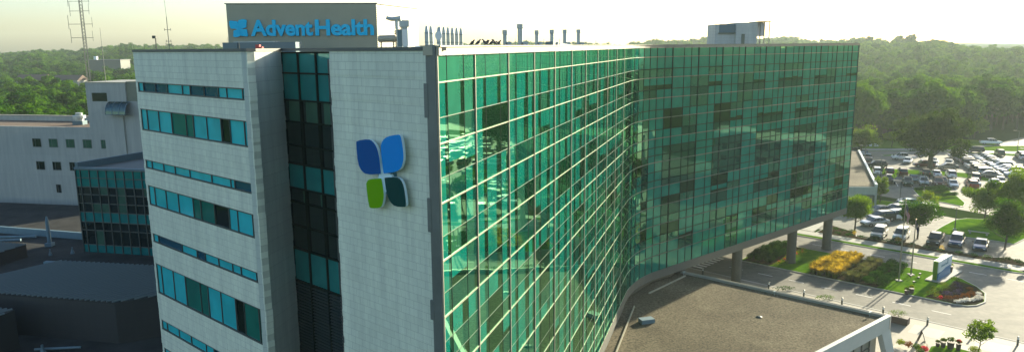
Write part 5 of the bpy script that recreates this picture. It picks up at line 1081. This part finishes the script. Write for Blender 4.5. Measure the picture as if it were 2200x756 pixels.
for rowi, (sx, sy, n) in enumerate(((136.0, 186.0, 9), (141.4, 184.2, 8))):
    for k in range(n):
        x, y = sx - .33 * 2.8 * k, sy - .94 * 2.8 * k; kd = R.choice(['sedan', 'suv']); cc = R.choice(cols_)
        nm = ['first', 'second', 'third', 'fourth', 'fifth', 'sixth', 'seventh', 'eighth', 'ninth'][k]
        car(kd, cc, x, y, hd(.94, -.33), f'{cc} {kd}, {nm} from the far end in the {"left" if rowi == 0 else "right"} line of the rightmost double row', 'cars in the rightmost double row', .07)

# ------------------------------------------------------------------ plants
def tree_mesh(seed, rx, rz, n, size, zc, mt, clumps=26, low=-.75, shell=.35, cone=0, cr=(.24, .42), core=6):
    rnd = random.Random(seed); b = MB()
    for k in range(clumps):
        d = Vector((rnd.gauss(0, 1), rnd.gauss(0, 1), rnd.gauss(0, 1))).normalized()
        if d.z < low: d.z = abs(d.z) * .4
        q = rnd.uniform(.45, .92); f = 1 - cone * max(0, d.z * q * .5 + .5)
        c = Vector((d.x * rx * q * f, d.y * rx * q * f, zc + d.z * rz * q)); r = rx * rnd.uniform(*cr) * (1 - cone * .35)
        b.leaves(c, (r, r, r * .72), n // clumps, size, rnd, 0, shell)
    b.leaves((0, 0, zc), (rx * .6, rx * .6, rz * .62), n // core, size * 1.3, rnd, 0, .2)
    return b
def tree(name, label, cat, x, y, h, cw, seed, lm='leafB', base_z=.0, trunk_h=None, n=3200, size=.34, group=None, tr=.13, cone=0, clumps=26, cr=(.24, .42), core=6):
    th = trunk_h or h * .3; t = thing(name, label, cat, (x, y, base_z), 0, group); rnd = random.Random(seed)
    rz = (h - th * .75) / 2; zc = h - rz
    b = MB(); b.loft([(x, y, base_z), (x, y, base_z + .3), (x + .05, y, base_z + th), (x + .1, y + .05, base_z + zc), (x, y, base_z + h * .85)], [tr * 1.5, tr * 1.1, tr, tr * .6, tr * .15], 0, 9)
    for k in range(9):
        a = k * 2.4 + rnd.random(); z0 = base_z + th * .95 + k * (h - th) * .07; e = (x + math.cos(a) * cw * .36, y + math.sin(a) * cw * .36, z0 + h * .17); m_ = (x + math.cos(a) * cw * .16, y + math.sin(a) * cw * .16, z0 + h * .06)
        b.loft([(x + .05, y, z0), m_, e], [tr * .5, tr * .35, tr * .1], 0, 6)
    b.build('trunk', ['bark'], t)
    cb = tree_mesh(seed, cw / 2, rz, n, size, zc, lm, clumps, cone=cone, cr=cr, core=core); cb.v = [(v[0] + x, v[1] + y, v[2] + base_z) for v in cb.v]; cb.build('crown', [lm], t); return t
tree('street_tree', 'rounded street tree in the bed below the end of the glass wing', 'tree', 56.8, 115.6, 6.1, 6.2, 21, 'leafB', .1, 1.5, 6000, .27)
tree('street_tree', 'rounded street tree behind the two flagpoles', 'tree', 64.2, 110.2, 6.4, 6.6, 22, 'leafB', .1, 1.4, 6400, .27)
tree('young_tree', 'young open yellow green tree on the small island by the crosswalk', 'tree', 77.4, 130.2, 3.8, 3.9, 23, 'leafC', .1, 1.2, 1100, .26, tr=.07, clumps=16)
tree('young_tree', 'bright yellow green tree at the outbuilding wall', 'tree', 71.6, 136.6, 5.4, 3.8, 24, 'leafC', .0, 1.2, 2200, .28, tr=.08)
tree('street_tree', 'dense egg shaped tree on the corner lawn', 'tree', 82.3, 121.7, 7.6, 7.3, 25, 'leafB', .1, 1.2, 8400, .27, cone=.15)
tree('street_tree', 'tall dense tree at the right edge behind the far sidewalk', 'tree', 73.8, 103.9, 8.5, 6.6, 26, 'leafB', .1, 1.1, 8400, .27, cone=.35)
tree('street_tree', 'dark tree cut by the right frame edge beyond the corner lawn', 'tree', 88.2, 122.5, 9.4, 8.0, 27, 'leafB', .1, 1.2, 8400, .27, cone=.2)
tree('plaza_tree', 'small airy tree on the plaza in front of a bollard light', 'tree', 46.4, 67.3, 4.1, 3.0, 28, 'leafB', .1, .9, 1500, .20, tr=.05, clumps=20)
tree('oak_tree', 'great spreading oak in the middle of the parking lot', 'tree', 102.3, 173.2, 15.6, 17.5, 29, 'leafO', .0, 3.2, 13000, .55, tr=.55, clumps=74, cr=(.15, .27), core=9)
tree('edge_tree', 'bright green tree beside the glass wing end and the far lot', 'tree', 97.0, 197.5, 8.6, 10.0, 30, 'leafC', .0, 1.8, 3600, .5, tr=.2)
tree('small_tree', 'small sparse tree on the meadow left of the dark small tree', 'tree', 106.9, 210.2, 3.9, 2.6, 31, 'leafO', .0, 1.3, 700, .3, tr=.06, clumps=12)
tree('small_tree', 'small dark spreading tree on the meadow left of the oak', 'tree', 113.8, 213.0, 5.4, 5.6, 32, 'leafB', .0, 1.5, 1500, .38, tr=.1, clumps=16)
tree('edge_tree', 'low round dark tree at the wood edge right of the oak', 'tree', 139.5, 224.0, 8.0, 11, 33, 'leafA', .0, 1.0, 3200, .6, tr=.2)
tree('edge_tree', 'low round tree at the wood edge above the path', 'tree', 150.5, 232.0, 7.5, 9, 34, 'leafB', .0, 1.0, 2600, .6, tr=.2)
def blob(name, label, cat, x, y, z, r, h, n, size, lm, seed, group=None, extra=None):
    rnd = random.Random(seed); b = MB(); b.leaves((x, y, z + h * .42), (r, r, h * .58), n, size, rnd, 0, .55, True)
    b.leaves((x, y, z + h * .35), (r * .72, r * .72, h * .42), n // 3, size * 1.3, rnd, 0, .3, True)
    if extra: 
        for (mi, cnt, sz) in extra: b.leaves((x, y, z + h * .5), (r, r, h * .62), cnt, sz, rnd, mi, .85, True)
    ms_ = [lm] + ([e for e in ('red', 'petal')] if extra else [])
    return b.build(name, ms_, label=label, category=cat, group=group)
def spread(proto_args, pts, labels, rs=(.85, 1.15)):
    """copies of one plant, turned and scaled"""
    pass
def plant_copies(proto, pts, group, label=None, rs=(.85, 1.2), rnd=None):
    """proto is built round the origin; the first point takes the proto itself"""
    for i, (x, y, z) in enumerate(pts):
        o = proto if i == 0 else proto.copy()
        if i: C.objects.link(o)
        k = R.uniform(*rs); o.location = (x, y, z); o.rotation_euler = (0, 0, R.uniform(0, 6.28)); o.scale = (k, k, k * R.uniform(.9, 1.1)); o['group'] = group
        if label: o['label'] = label
# clipped round shrubs on the island between column and crosswalk, and beyond
pts = [(*QW(q, w_), .13) for q in (-43.2, -41.9, -40.6) for w_ in [95.9 + k * 1.22 for k in range(9)]]
pts = [p for i, p in enumerate(pts) if not (i % 9 > 7 and i > 20)]
plant_copies(blob('round_shrub', 'clipped round dark shrub in the dense bed left of the second column', 'shrub', 0, 0, 0, .56, 1.1, 420, .15, 'leafD', 41), pts, 'clipped round shrubs left of the second column')
pts = [(*QW(-51.6 - (k % 2) * 1.3, 96 + k * .62), .13) for k in range(17)]
plant_copies(blob('round_shrub', 'clipped dark shrub in the hedge row beyond the shaded crosswalk', 'shrub', 0, 0, 0, .75, 1.2, 420, .15, 'leafD', 42), pts, 'dark hedge shrubs beyond the crosswalk')
pts = [(*QW(-27.2 + (k % 2) * 1.45, 95.8 + (k // 2) * 1.12), .13) for k in range(20)]
plant_copies(blob('hedge_shrub', 'dark green clipped shrub in the hedge left of the flagpoles', 'shrub', 0, 0, 0, .66, 1.0, 420, .15, 'leafD', 43), pts, 'dark hedge left of the flagpoles')
# mulch strips between the planting bands
sheet('mulch_bed', [QW(-43.9, 95.2), QW(-40, 95.2), QW(-39.0, 100), QW(-40, 106.8), QW(-43.9, 106.8)], .146, 'mulch', **S_)
sheet('mulch_bed', [QW(-34.6, 95.2), QW(-26.0, 95.2), QW(-25.6, 106.8), QW(-34.2, 106.8)], .147, 'mulch', **S_)
sheet('mulch_bed', [QW(-20.6, 95.4), QW(-17.2, 95.15), QW(-16.2, 95.5), QW(-15.4, 96.4), QW(-14.95, 98.2), QW(-15.5, 101.6), QW(-16.8, 103.8), QW(-19.2, 105), QW(-19.4, 101)], .147, 'mulch', **S_)
def grass_tuft(name, label, lm, h, r, n, seed, tip=None):
    rnd = random.Random(seed); b = MB()
    for k in range(n):
        a = rnd.uniform(0, 6.28); q = rnd.random() ** .7 * r * .35; x, y = math.cos(a) * q, math.sin(a) * q; out_ = rnd.uniform(.3, 1) * r; hh = h * rnd.uniform(.6, 1.05); dx, dy = math.cos(a) * out_, math.sin(a) * out_; wd = .035; px, py = -math.sin(a) * wd, math.cos(a) * wd
        m1 = (x + dx * .4, y + dy * .4, hh * .65); e = (x + dx, y + dy, hh * (1 - .15 * out_ / r))
        b.poly([(x - px, y - py, 0), (x + px, y + py, 0), (m1[0] + px, m1[1] + py, m1[2]), (m1[0] - px, m1[1] - py, m1[2])], 0)
        b.poly([(m1[0] - px, m1[1] - py, m1[2]), (m1[0] + px, m1[1] + py, m1[2]), (e[0] + px * .4, e[1] + py * .4, e[2]), (e[0] - px * .4, e[1] - py * .4, e[2])], 1)
    return b.build(name, [lm, tip or lm], label=label, category='ornamental grass')
pts = [(*QW(-34.2 + c * .95 + R.uniform(-.2, .2), 95.8 + k * .98 + R.uniform(-.2, .2)), .14) for c in range(4) for k in range(11)]
plant_copies(grass_tuft('golden_grass', 'golden feathery grass clump in the bright band right of the columns', 'green2', 1.15, .72, 260, 51, 'straw'), pts, 'golden grass band on the island')
pts = [(*QW(-29.6 + c * .95 + R.uniform(-.2, .2), 95.8 + k * .98 + R.uniform(-.2, .2)), .14) for c in range(2) for k in range(11)]
plant_copies(grass_tuft('olive_grass', 'olive brown grass clump between golden grass and dark hedge', 'olive', 1.0, .7, 220, 52), pts, 'olive grass band on the island')
# mixed bed at the island end
def bed(kind, lm, label, cat, qw, h, r, seed, group, n=160, size=.14):
    pts = [(*QW(q, w_), .14) for q, w_ in qw]; rnd = random.Random(seed); b = MB(); b.leaves((0, 0, h * .42), (r, r, h * .6), n, size, rnd, 0, .4, True); plant_copies(b.build(kind, [lm], label=label, category=cat), pts, group)
bed('flowering_plant', 'petal', 'low white flowering plant along the kerb of the island end', 'flowers', [(-17.2 + .42 * k - (.04 * k * k * .3), 95.7 + k * .62) for k in range(6)] + [(-15.6, 99.2), (-15.9, 100.6)], .35, .42, 61, 'white flowers edging the island end')
bed('rust_shrub', 'rust', 'rust red foliage plant inside the white flower edge', 'shrub', [(-18.2, 96.2), (-17.4, 97.0), (-16.8, 98.0), (-16.5, 99.2), (-16.6, 100.5), (-17.1, 101.8)], .5, .5, 62, 'rust foliage at the island end')
bed('purple_shrub', 'purple', 'dusky purple foliage plant at the island end', 'shrub', [(-18.6, 97.6), (-17.9, 98.8), (-17.8, 100.2), (-18.2, 101.6), (-18.9, 102.8)], .55, .6, 63, 'purple foliage at the island end')
bed('green_shrub', 'green2', 'loose green perennial beside the monument sign', 'shrub', [(-20.2, 96.2), (-19.5, 96.0), (-20.0, 97.4), (-19.6, 98.6), (-19.4, 99.8), (-19.8, 101.0), (-19.2, 104.0), (-20.3, 98.4)], .7, .62, 64, 'green perennials by the monument sign')
bed('red_flower', 'red', 'small red flowering plant among the island beds', 'flowers', [(-19.0, 95.8), (-39.6, 97.4), (-39.3, 98.8), (-39.7, 100.6), (-39.2, 102.4), (-38.9, 104.2), (-39.4, 105.4)], .42, .28, 65, 'red flowers in the island beds', 60, .10)
bed('low_perennial', 'leafC', 'low light green perennial beside the second column', 'shrub', [(-39.4, 95.9 + .9 * k) for k in range(12)] + [(-38.7, 96.4 + 1.3 * k) for k in range(7)], .4, .48, 66, 'light perennials by the second column', 90, .12)
bed('bed_shrub', 'leafD', 'low dark shrub in the mulch bed by the parked cars', 'shrub', [(-41 + 1.9 * k + R.uniform(-.4, .4), 118.5 + R.uniform(-.3, .5)) for k in range(15)] + [(-40 + 1.3 * k, 120.6 + R.uniform(0, 1)) for k in range(3)] + [(-16, 119.6), (-14.6, 119)], .6, .6, 67, 'shrubs in the bed by the parked cars')
bed('yellow_tuft', 'straw', 'small golden tuft in the mulch bed by the parked cars', 'ornamental grass', [(-36.5, 119.3), (-30.1, 119.2), (-24.0, 118.9)], 1.1, .4, 68, 'golden tufts by the parked cars')
bed('low_perennial', 'leafB', 'low green plant at the outbuilding corner', 'shrub', [(-44, 142), (-43.2, 144), (-42.4, 146), (-45, 140.4), (-42.8, 148), (-41.5, 145), (-46, 139), (-43.6, 140.8)], .9, .9, 69, 'plants at the outbuilding corner', 200, .2)
for i, (x0, y0, x1, y1) in enumerate(((84.2, 146.8, 91.4, 148.8), (84.6, 143.2, 90.9, 146.2), (84.2, 139.6, 89.6, 141.8), (86, 144.9, 90.4, 147.4))):
    b = MB(); rnd = random.Random(70 + i); L = math.hypot(x1 - x0, y1 - y0)
    for k in range(int(L * 420)):
        t_ = rnd.random(); b.leaves((x0 + (x1 - x0) * t_, y0 + (y1 - y0) * t_, .55), (.6, .6, .5), 1, .2, rnd, 0, .6, True)
    b.build('clipped_hedge', ['leafD'], label=['upper clipped hedge of the hedge island', 'second clipped hedge from the front of the hedge island', 'front clipped hedge nearest the road on the hedge island', 'short middle hedge on the hedge island'][i], category='hedge', group='hedges on the island in the lot')
# plaza planters
def planter(x, y, r, h, ph, label, flower=False, box=False):
    t = thing('planter', label, 'planter', (x, y, .13)); b = MB()
    if box: b.box((x, y, .13 + h / 2), (2.2, 1.0, h), rz=-.75)
    else: b.loft([(x, y, .13), (x, y, .13 + h)], [r * .8, r], 0, 14)
    b.build('pot', ['terra'], t); b = MB(); rnd = random.Random(int(x * 10)); b.leaves((x, y, .13 + h + ph * .35), (r * (1.25 if not box else 1.3), r * (1.2 if not box else 1.0), ph * .55), 260, .13, rnd, 0, .3, True)
    if flower: b.leaves((x, y, .13 + h + ph * .5), (r * 1.1, r * 1.1, ph * .5), 60, .12, rnd, 1, .8, True)
    b.build('foliage', ['leafC', 'red'], t)
planter(42.7, 75.6, .85, .75, .7, 'dark box planter with yellow green plants behind the roof corner', box=True)
for a in (((43.3, 69.0, .2, .4, .35), 'smallest pot at the left of the plaza pot row'), ((43.75, 68.85, .25, .55, .5), 'second pot from the left in the plaza pot row'), ((44.3, 68.5, .34, .7, .6), 'largest pot in the plaza pot row')): planter(*a[0], a[1])
planter(44.85, 68.1, .24, .7, .45, 'pot with red flowers at the right of the plaza pot row', True)
planter(49.4, 85.0, .3, .6, .5, 'dark pot by the driveway kerb of the flag lawn'); planter(48.6, 84.6, .28, .5, .5, 'second dark pot by the driveway kerb left of the other'); planter(58.9, 92.9, .35, .9, .5, 'tall dark pot right behind the monument sign')
kerbed('pot_lawn', [(42.6, 69.2), (44.2, 69.6), (46.6, 67.2), (47.5, 64), (43, 61), (40, 66)], 'grass', .135)
blob('round_shrub', 'clipped round light green shrub on the plaza below the small tree', 'shrub', 45.9, 67.2, .13, .6, .8, 500, .10, 'leafC', 81)
for k, (x, y, lm) in enumerate(((40.1, 68.6, 'rust'), (40.6, 68.0, 'leafC'), (41.0, 67.4, 'red'), (40.4, 67.0, 'leafC'), (41.4, 68.0, 'petal'), (39.6, 69.2, 'leafC'))): blob('flowering_plant', ['rust leaved plant at the foot of the slanted corner leg', 'green leafy plant right of the rust leaved one at the corner leg', 'red flowering plant by the slanted corner leg', 'green plant in front of the red flowers at the corner leg', 'white flowering plant nearest the sandwich board', 'green plant tucked behind the slanted corner leg'][k], 'flowers', x, y, .13, .45, .8, 220, .13, lm, 90 + k)
b = MB(); b.leaves((37.9, 83.2, .3), (1.3, .5, .4), 240, .14, random.Random(3), 0, .3, True); b.build('low_perennial', ['leafB'], label='low plants on the kerb behind the gravel roof edge', category='shrub')
b = MB(); b.leaves((34.2, 86.6, .3), (1.5, .5, .35), 240, .14, random.Random(4), 0, .3, True); b.build('low_perennial', ['leafD'], label='dark low plants where the column shadow falls', category='shrub')

# ------------------------------------------------------------------ person walking in the far lot
pm = bpy.data.meshes.new('person'); pv = [(0, 0, .95), (0, 0, 1.2), (0, 0, 1.42), (0, 0, 1.52), (.02, 0, 1.66), (.0, .2, 1.38), (.05, .27, 1.1), (.15, .27, .88), (.0, -.2, 1.38), (-.05, -.27, 1.1), (.02, -.27, .86), (.0, .1, .88), (.16, .1, .48), (.12, .1, .06), (.24, .1, .04), (.0, -.1, .88), (-.08, -.1, .48), (-.22, -.1, .08), (-.12, -.1, .04)]
pe = [(0, 1), (1, 2), (2, 3), (3, 4), (2, 5), (5, 6), (6, 7), (2, 8), (8, 9), (9, 10), (0, 11), (11, 12), (12, 13), (13, 14), (0, 15), (15, 16), (16, 17), (17, 18)]
pm.from_pydata(pv, pe, []); po = bpy.data.objects.new('person', pm); C.objects.link(po); po.location = (101.7, 189.0, .07); po.rotation_euler = (0, 0, 2.2)
mod = po.modifiers.new('skin', 'SKIN'); rs_ = [.15, .14, .17, .055, .11, .07, .05, .04, .07, .05, .04, .10, .07, .05, .045, .10, .07, .05, .045]
for v, r_ in zip(pm.skin_vertices[0].data, rs_): v.radius = (r_, r_)
pm.skin_vertices[0].data[0].use_root = True; po.modifiers.new('smooth', 'SUBSURF').levels = 1; pm.materials.append(M['cloth']); tag(po, 'person in dark clothes walking beside the white pickup', 'person')

# ------------------------------------------------------------------ far buildings
def shed(name, label, x, y, w_, d_, h, base, wall='tan', roof='tile', rz=0):
    t = thing(name, label, 'building', (x, y, base)); b = MB(); b.box((x, y, base + h / 2), (w_, d_, h), rz=rz); b.build('wall', [wall], t)
    b = MB(); ca, sa_ = math.cos(rz), math.sin(rz); P = lambda a, c, z: (x + a * ca - c * sa_, y + a * sa_ + c * ca, z); w2, d2, e = w_ / 2 + .4, d_ / 2 + .4, base + h
    b.poly([P(-w2, -d2, e), P(w2, -d2, e), P(w2, 0, e + h * .5), P(-w2, 0, e + h * .5)]); b.poly([P(w2, d2, e), P(-w2, d2, e), P(-w2, 0, e + h * .5), P(w2, 0, e + h * .5)]); b.poly([P(-w2, d2, e), P(-w2, -d2, e), P(-w2, 0, e + h * .5)]); b.poly([P(w2, -d2, e), P(w2, d2, e), P(w2, 0, e + h * .5)]); b.poly([P(-w2, -d2, e - .02), P(-w2, d2, e - .02), P(w2, d2, e - .02), P(w2, -d2, e - .02)]); b.build('roof', [roof], t)
    b = MB()
    for k in range(3): b.obox(P(-w_ * .35 + k * w_ * .3, -d_ / 2 - .03, base + h * .4), (ca * w_ * .12, sa_ * w_ * .12, 0), (-sa_ * .06, ca * .06, 0), (0, 0, h * .3))
    b.build('window', ['black'], t)
for (x, y, h, lab) in ((-309, 560, 15, 'long dark roofed building among the trees on the left horizon'),):
    t = thing('far_building', lab, 'building', (x, y, 6)); b = MB(); b.box((x, y, 14.5), (24, 14, 17)); b.build('wall', ['coping'], t); b = MB(); b.box((x, y, 23.2), (25, 15, .4)); b.build('roof', ['coping'], t)
    b = MB(); b.box((x - 8, y - 4, 24.6), (2.2, 2, 2.6)); b.build('stair_tower', ['wsign'], t)
shed('house', 'brown roofed house among trees left of the radio mast', -280, 425, 15, 9, 6, terrain(-280, 425) + 7, rz=.2)
shed('house', 'grey house with a low roof among trees behind the radio mast', -259, 425, 16, 9, 6, terrain(-259, 425) + 6, 'conc', 'tile', rz=-.1)

# ------------------------------------------------------------------ woodland
crowns = []
for k, (rx, rz_, n, cl) in enumerate(((4.8, 5.2, 3000, 24), (5.4, 4.6, 3200, 28), (4.2, 5.6, 2700, 22), (5.0, 5.0, 3000, 30))):
    b = tree_mesh(200 + k, rx, rz_, n, .72, 8.4, 'leafA', cl, low=-.9, shell=.3)
    rnd = random.Random(k); b.leaves((0, 0, 7.6), (rx * .62, rx * .62, rz_ * .7), 700, 1.1, rnd, 0, .2)
    crowns.append(b)
tk = MB(); tk.loft([(0, 0, -1), (0, 0, .5), (.1, 0, 5), (0, .1, 10)], [.5, .34, .25, .08], 0, 7)
for k in range(5): a = k * 1.3; tk.loft([(.1, 0, 3.5 + k * .8), (math.cos(a) * 1.4, math.sin(a) * 1.4, 6 + k * .6), (math.cos(a) * 2.8, math.sin(a) * 2.8, 8 + k * .6)], [.16, .11, .04], 0, 5)
spots = []
wr = random.Random(77)
def blocked(x, y, r_):
    if y < 60: return True
    az = math.degrees(math.atan2(x, y)); r = math.hypot(x, y)
    if az < -20:
        q = (V2(x, y) - V2(-74.2, 128.92)); back = -(q.dot(on)); return back < 17 + r_ and q.dot(od) < 40 or math.hypot(x + 309, y - 560) < 16 or math.hypot(x + 277, y - 414) < 13 or math.hypot(x + 256, y - 414) < 13 
    # right: keep off lots, meadow
    e = [(60, 215), (90, 216), (111, 222.5), (125, 216.5), (137, 222), (149, 231), (164, 240), (185, 252), (215, 268), (260, 262), (420, 240)]
    for i in range(len(e) - 1):
        (x0, y0), (x1, y1) = e[i], e[i + 1]
        if x0 <= x <= x1: return y < y0 + (y1 - y0) * (x - x0) / (x1 - x0) + r_
    return x > 60
r = 150.0
while r < 1420:
    step = 7.4 if r < 420 else (9.5 if r < 800 else 13.5)
    for (a0, a1) in ((-45, -24), (-24, 18), (18, 45)):
        if a0 == -24 and r < 700: continue
        a = a0 + wr.uniform(0, 1)
        while a < a1:
            aa = a + wr.uniform(-.3, .3) * step / r * 57; rr_ = r + wr.uniform(-.4, .4) * step; x, y = rr_ * math.sin(rad(aa)), rr_ * math.cos(rad(aa))
            if not blocked(x, y, 3.5): spots.append((x, y, terrain(x, y), (1.0 if rr_ < 800 else 1.35) * wr.uniform(.72, 1.28), wr.uniform(0, 6.28), rr_, aa))
            a += step / r * 57.3 * (1 if a0 != -24 else 1.3)
    r += step * .92
near = sorted([s_ for s_ in spots if (-38 < s_[6] < -26.5 or 23 < s_[6] < 38)], key=lambda s_: s_[5]); left = [s_ for s_ in near if s_[6] < 0][:135]; right = [s_ for s_ in near if s_[6] > 0][:135]
chosen = left + right; cs = set(id(s_) for s_ in chosen)
protos = []
for i, s_ in enumerate(chosen):
    side = 'behind the old concrete wing' if s_[6] < 0 else 'at the wood edge beyond the parking lots'
    lab = 'woodland tree ' + side; grp = 'woodland trees ' + side; k = i % 4 if i >= 4 else i
    if i < 4:
        t = thing('woodland_tree', lab, 'tree', (0, 0, 0), 0, grp); co = crowns[i].build('crown', ['leafA'], t); tko = tk.build('trunk', ['bark'], t); protos.append(t); o = t
    else: o = copy_tree(protos[k], None, None, None, lab, grp); o['label'] = lab; o['group'] = grp
    o.location = (s_[0], s_[1], s_[2] - .2); o.rotation_euler = (0, 0, s_[4]); sc2 = s_[3] * (1.0 if s_[6] < 0 else 1.12); o.scale = (sc2, sc2, sc2 * wr.uniform(.85, 1.1))
far = [s_ for s_ in spots if id(s_) not in cs]
pmesh = bpy.data.meshes.new('woodland'); pmesh.from_pydata([(s_[0], s_[1], s_[2] - .5) for s_ in far], [], [])
at = pmesh.attributes.new('rot', 'FLOAT', 'POINT'); at.data.foreach_set('value', [s_[4] for s_ in far])
at = pmesh.attributes.new('scl', 'FLOAT', 'POINT'); at.data.foreach_set('value', [s_[3] for s_ in far])
at = pmesh.attributes.new('kd', 'INT', 'POINT'); at.data.foreach_set('value', [wr.randrange(4) for s_ in far])
wo = bpy.data.objects.new('woodland', pmesh); C.objects.link(wo); tag(wo, 'continuous far wood covering the hills to the horizon', 'woodland', kind='stuff')
ng = bpy.data.node_groups.new('scatter', 'GeometryNodeTree'); ng.interface.new_socket('Geometry', in_out='INPUT', socket_type='NodeSocketGeometry'); ng.interface.new_socket('Geometry', in_out='OUTPUT', socket_type='NodeSocketGeometry')
gi = ng.nodes.new('NodeGroupInput'); go = ng.nodes.new('NodeGroupOutput'); jn = ng.nodes.new('GeometryNodeJoinGeometry')
def attr(nm, ty): a = ng.nodes.new('GeometryNodeInputNamedAttribute'); a.data_type = ty; a.inputs[0].default_value = nm; return a.outputs[0]
cx = ng.nodes.new('ShaderNodeCombineXYZ'); ng.links.new(attr('rot', 'FLOAT'), cx.inputs[2]); sc_out = attr('scl', 'FLOAT'); kd_out = attr('kd', 'INT')
for k in range(4):
    oi = ng.nodes.new('GeometryNodeObjectInfo'); oi.inputs[0].default_value = [c for c in kids(protos[k]) if c.name.startswith('crown')][0]; oi.inputs['As Instance'].default_value = True
    ip = ng.nodes.new('GeometryNodeInstanceOnPoints'); cp_ = ng.nodes.new('FunctionNodeCompare'); cp_.data_type = 'INT'; cp_.operation = 'EQUAL'; cp_.inputs[3].default_value = k
    ng.links.new(kd_out, cp_.inputs[2]); ng.links.new(gi.outputs[0], ip.inputs['Points']); ng.links.new(cp_.outputs[0], ip.inputs['Selection']); ng.links.new(oi.outputs['Geometry'], ip.inputs['Instance']); ng.links.new(cx.outputs[0], ip.inputs['Rotation']); ng.links.new(sc_out, ip.inputs['Scale']); ng.links.new(ip.outputs[0], jn.inputs[0])
ng.links.new(jn.outputs[0], go.inputs[0]); gm = wo.modifiers.new('scatter', 'NODES'); gm.node_group = ng
print('spots', len(spots), 'windows', nwin)

# ------------------------------------------------------------------ haze: one closed box of thin air round everything
hz = MB(); hz.box((0, 650, 32), (2600, 1800, 70)); ho = hz.build('haze', [], kind='stuff', label='thin morning haze over the whole place', category='haze')
hm = bpy.data.materials.new('haze'); hm.use_nodes = True; t = hm.node_tree; t.nodes.clear(); pv_ = t.nodes.new('ShaderNodeVolumePrincipled'); oo = t.nodes.new('ShaderNodeOutputMaterial')
pv_.inputs['Color'].default_value = (.82, .98, .94, 1); pv_.inputs['Density'].default_value = .00014; pv_.inputs['Anisotropy'].default_value = .35
t.links.new(pv_.outputs[0], oo.inputs['Volume']); ho.data.materials.append(hm)
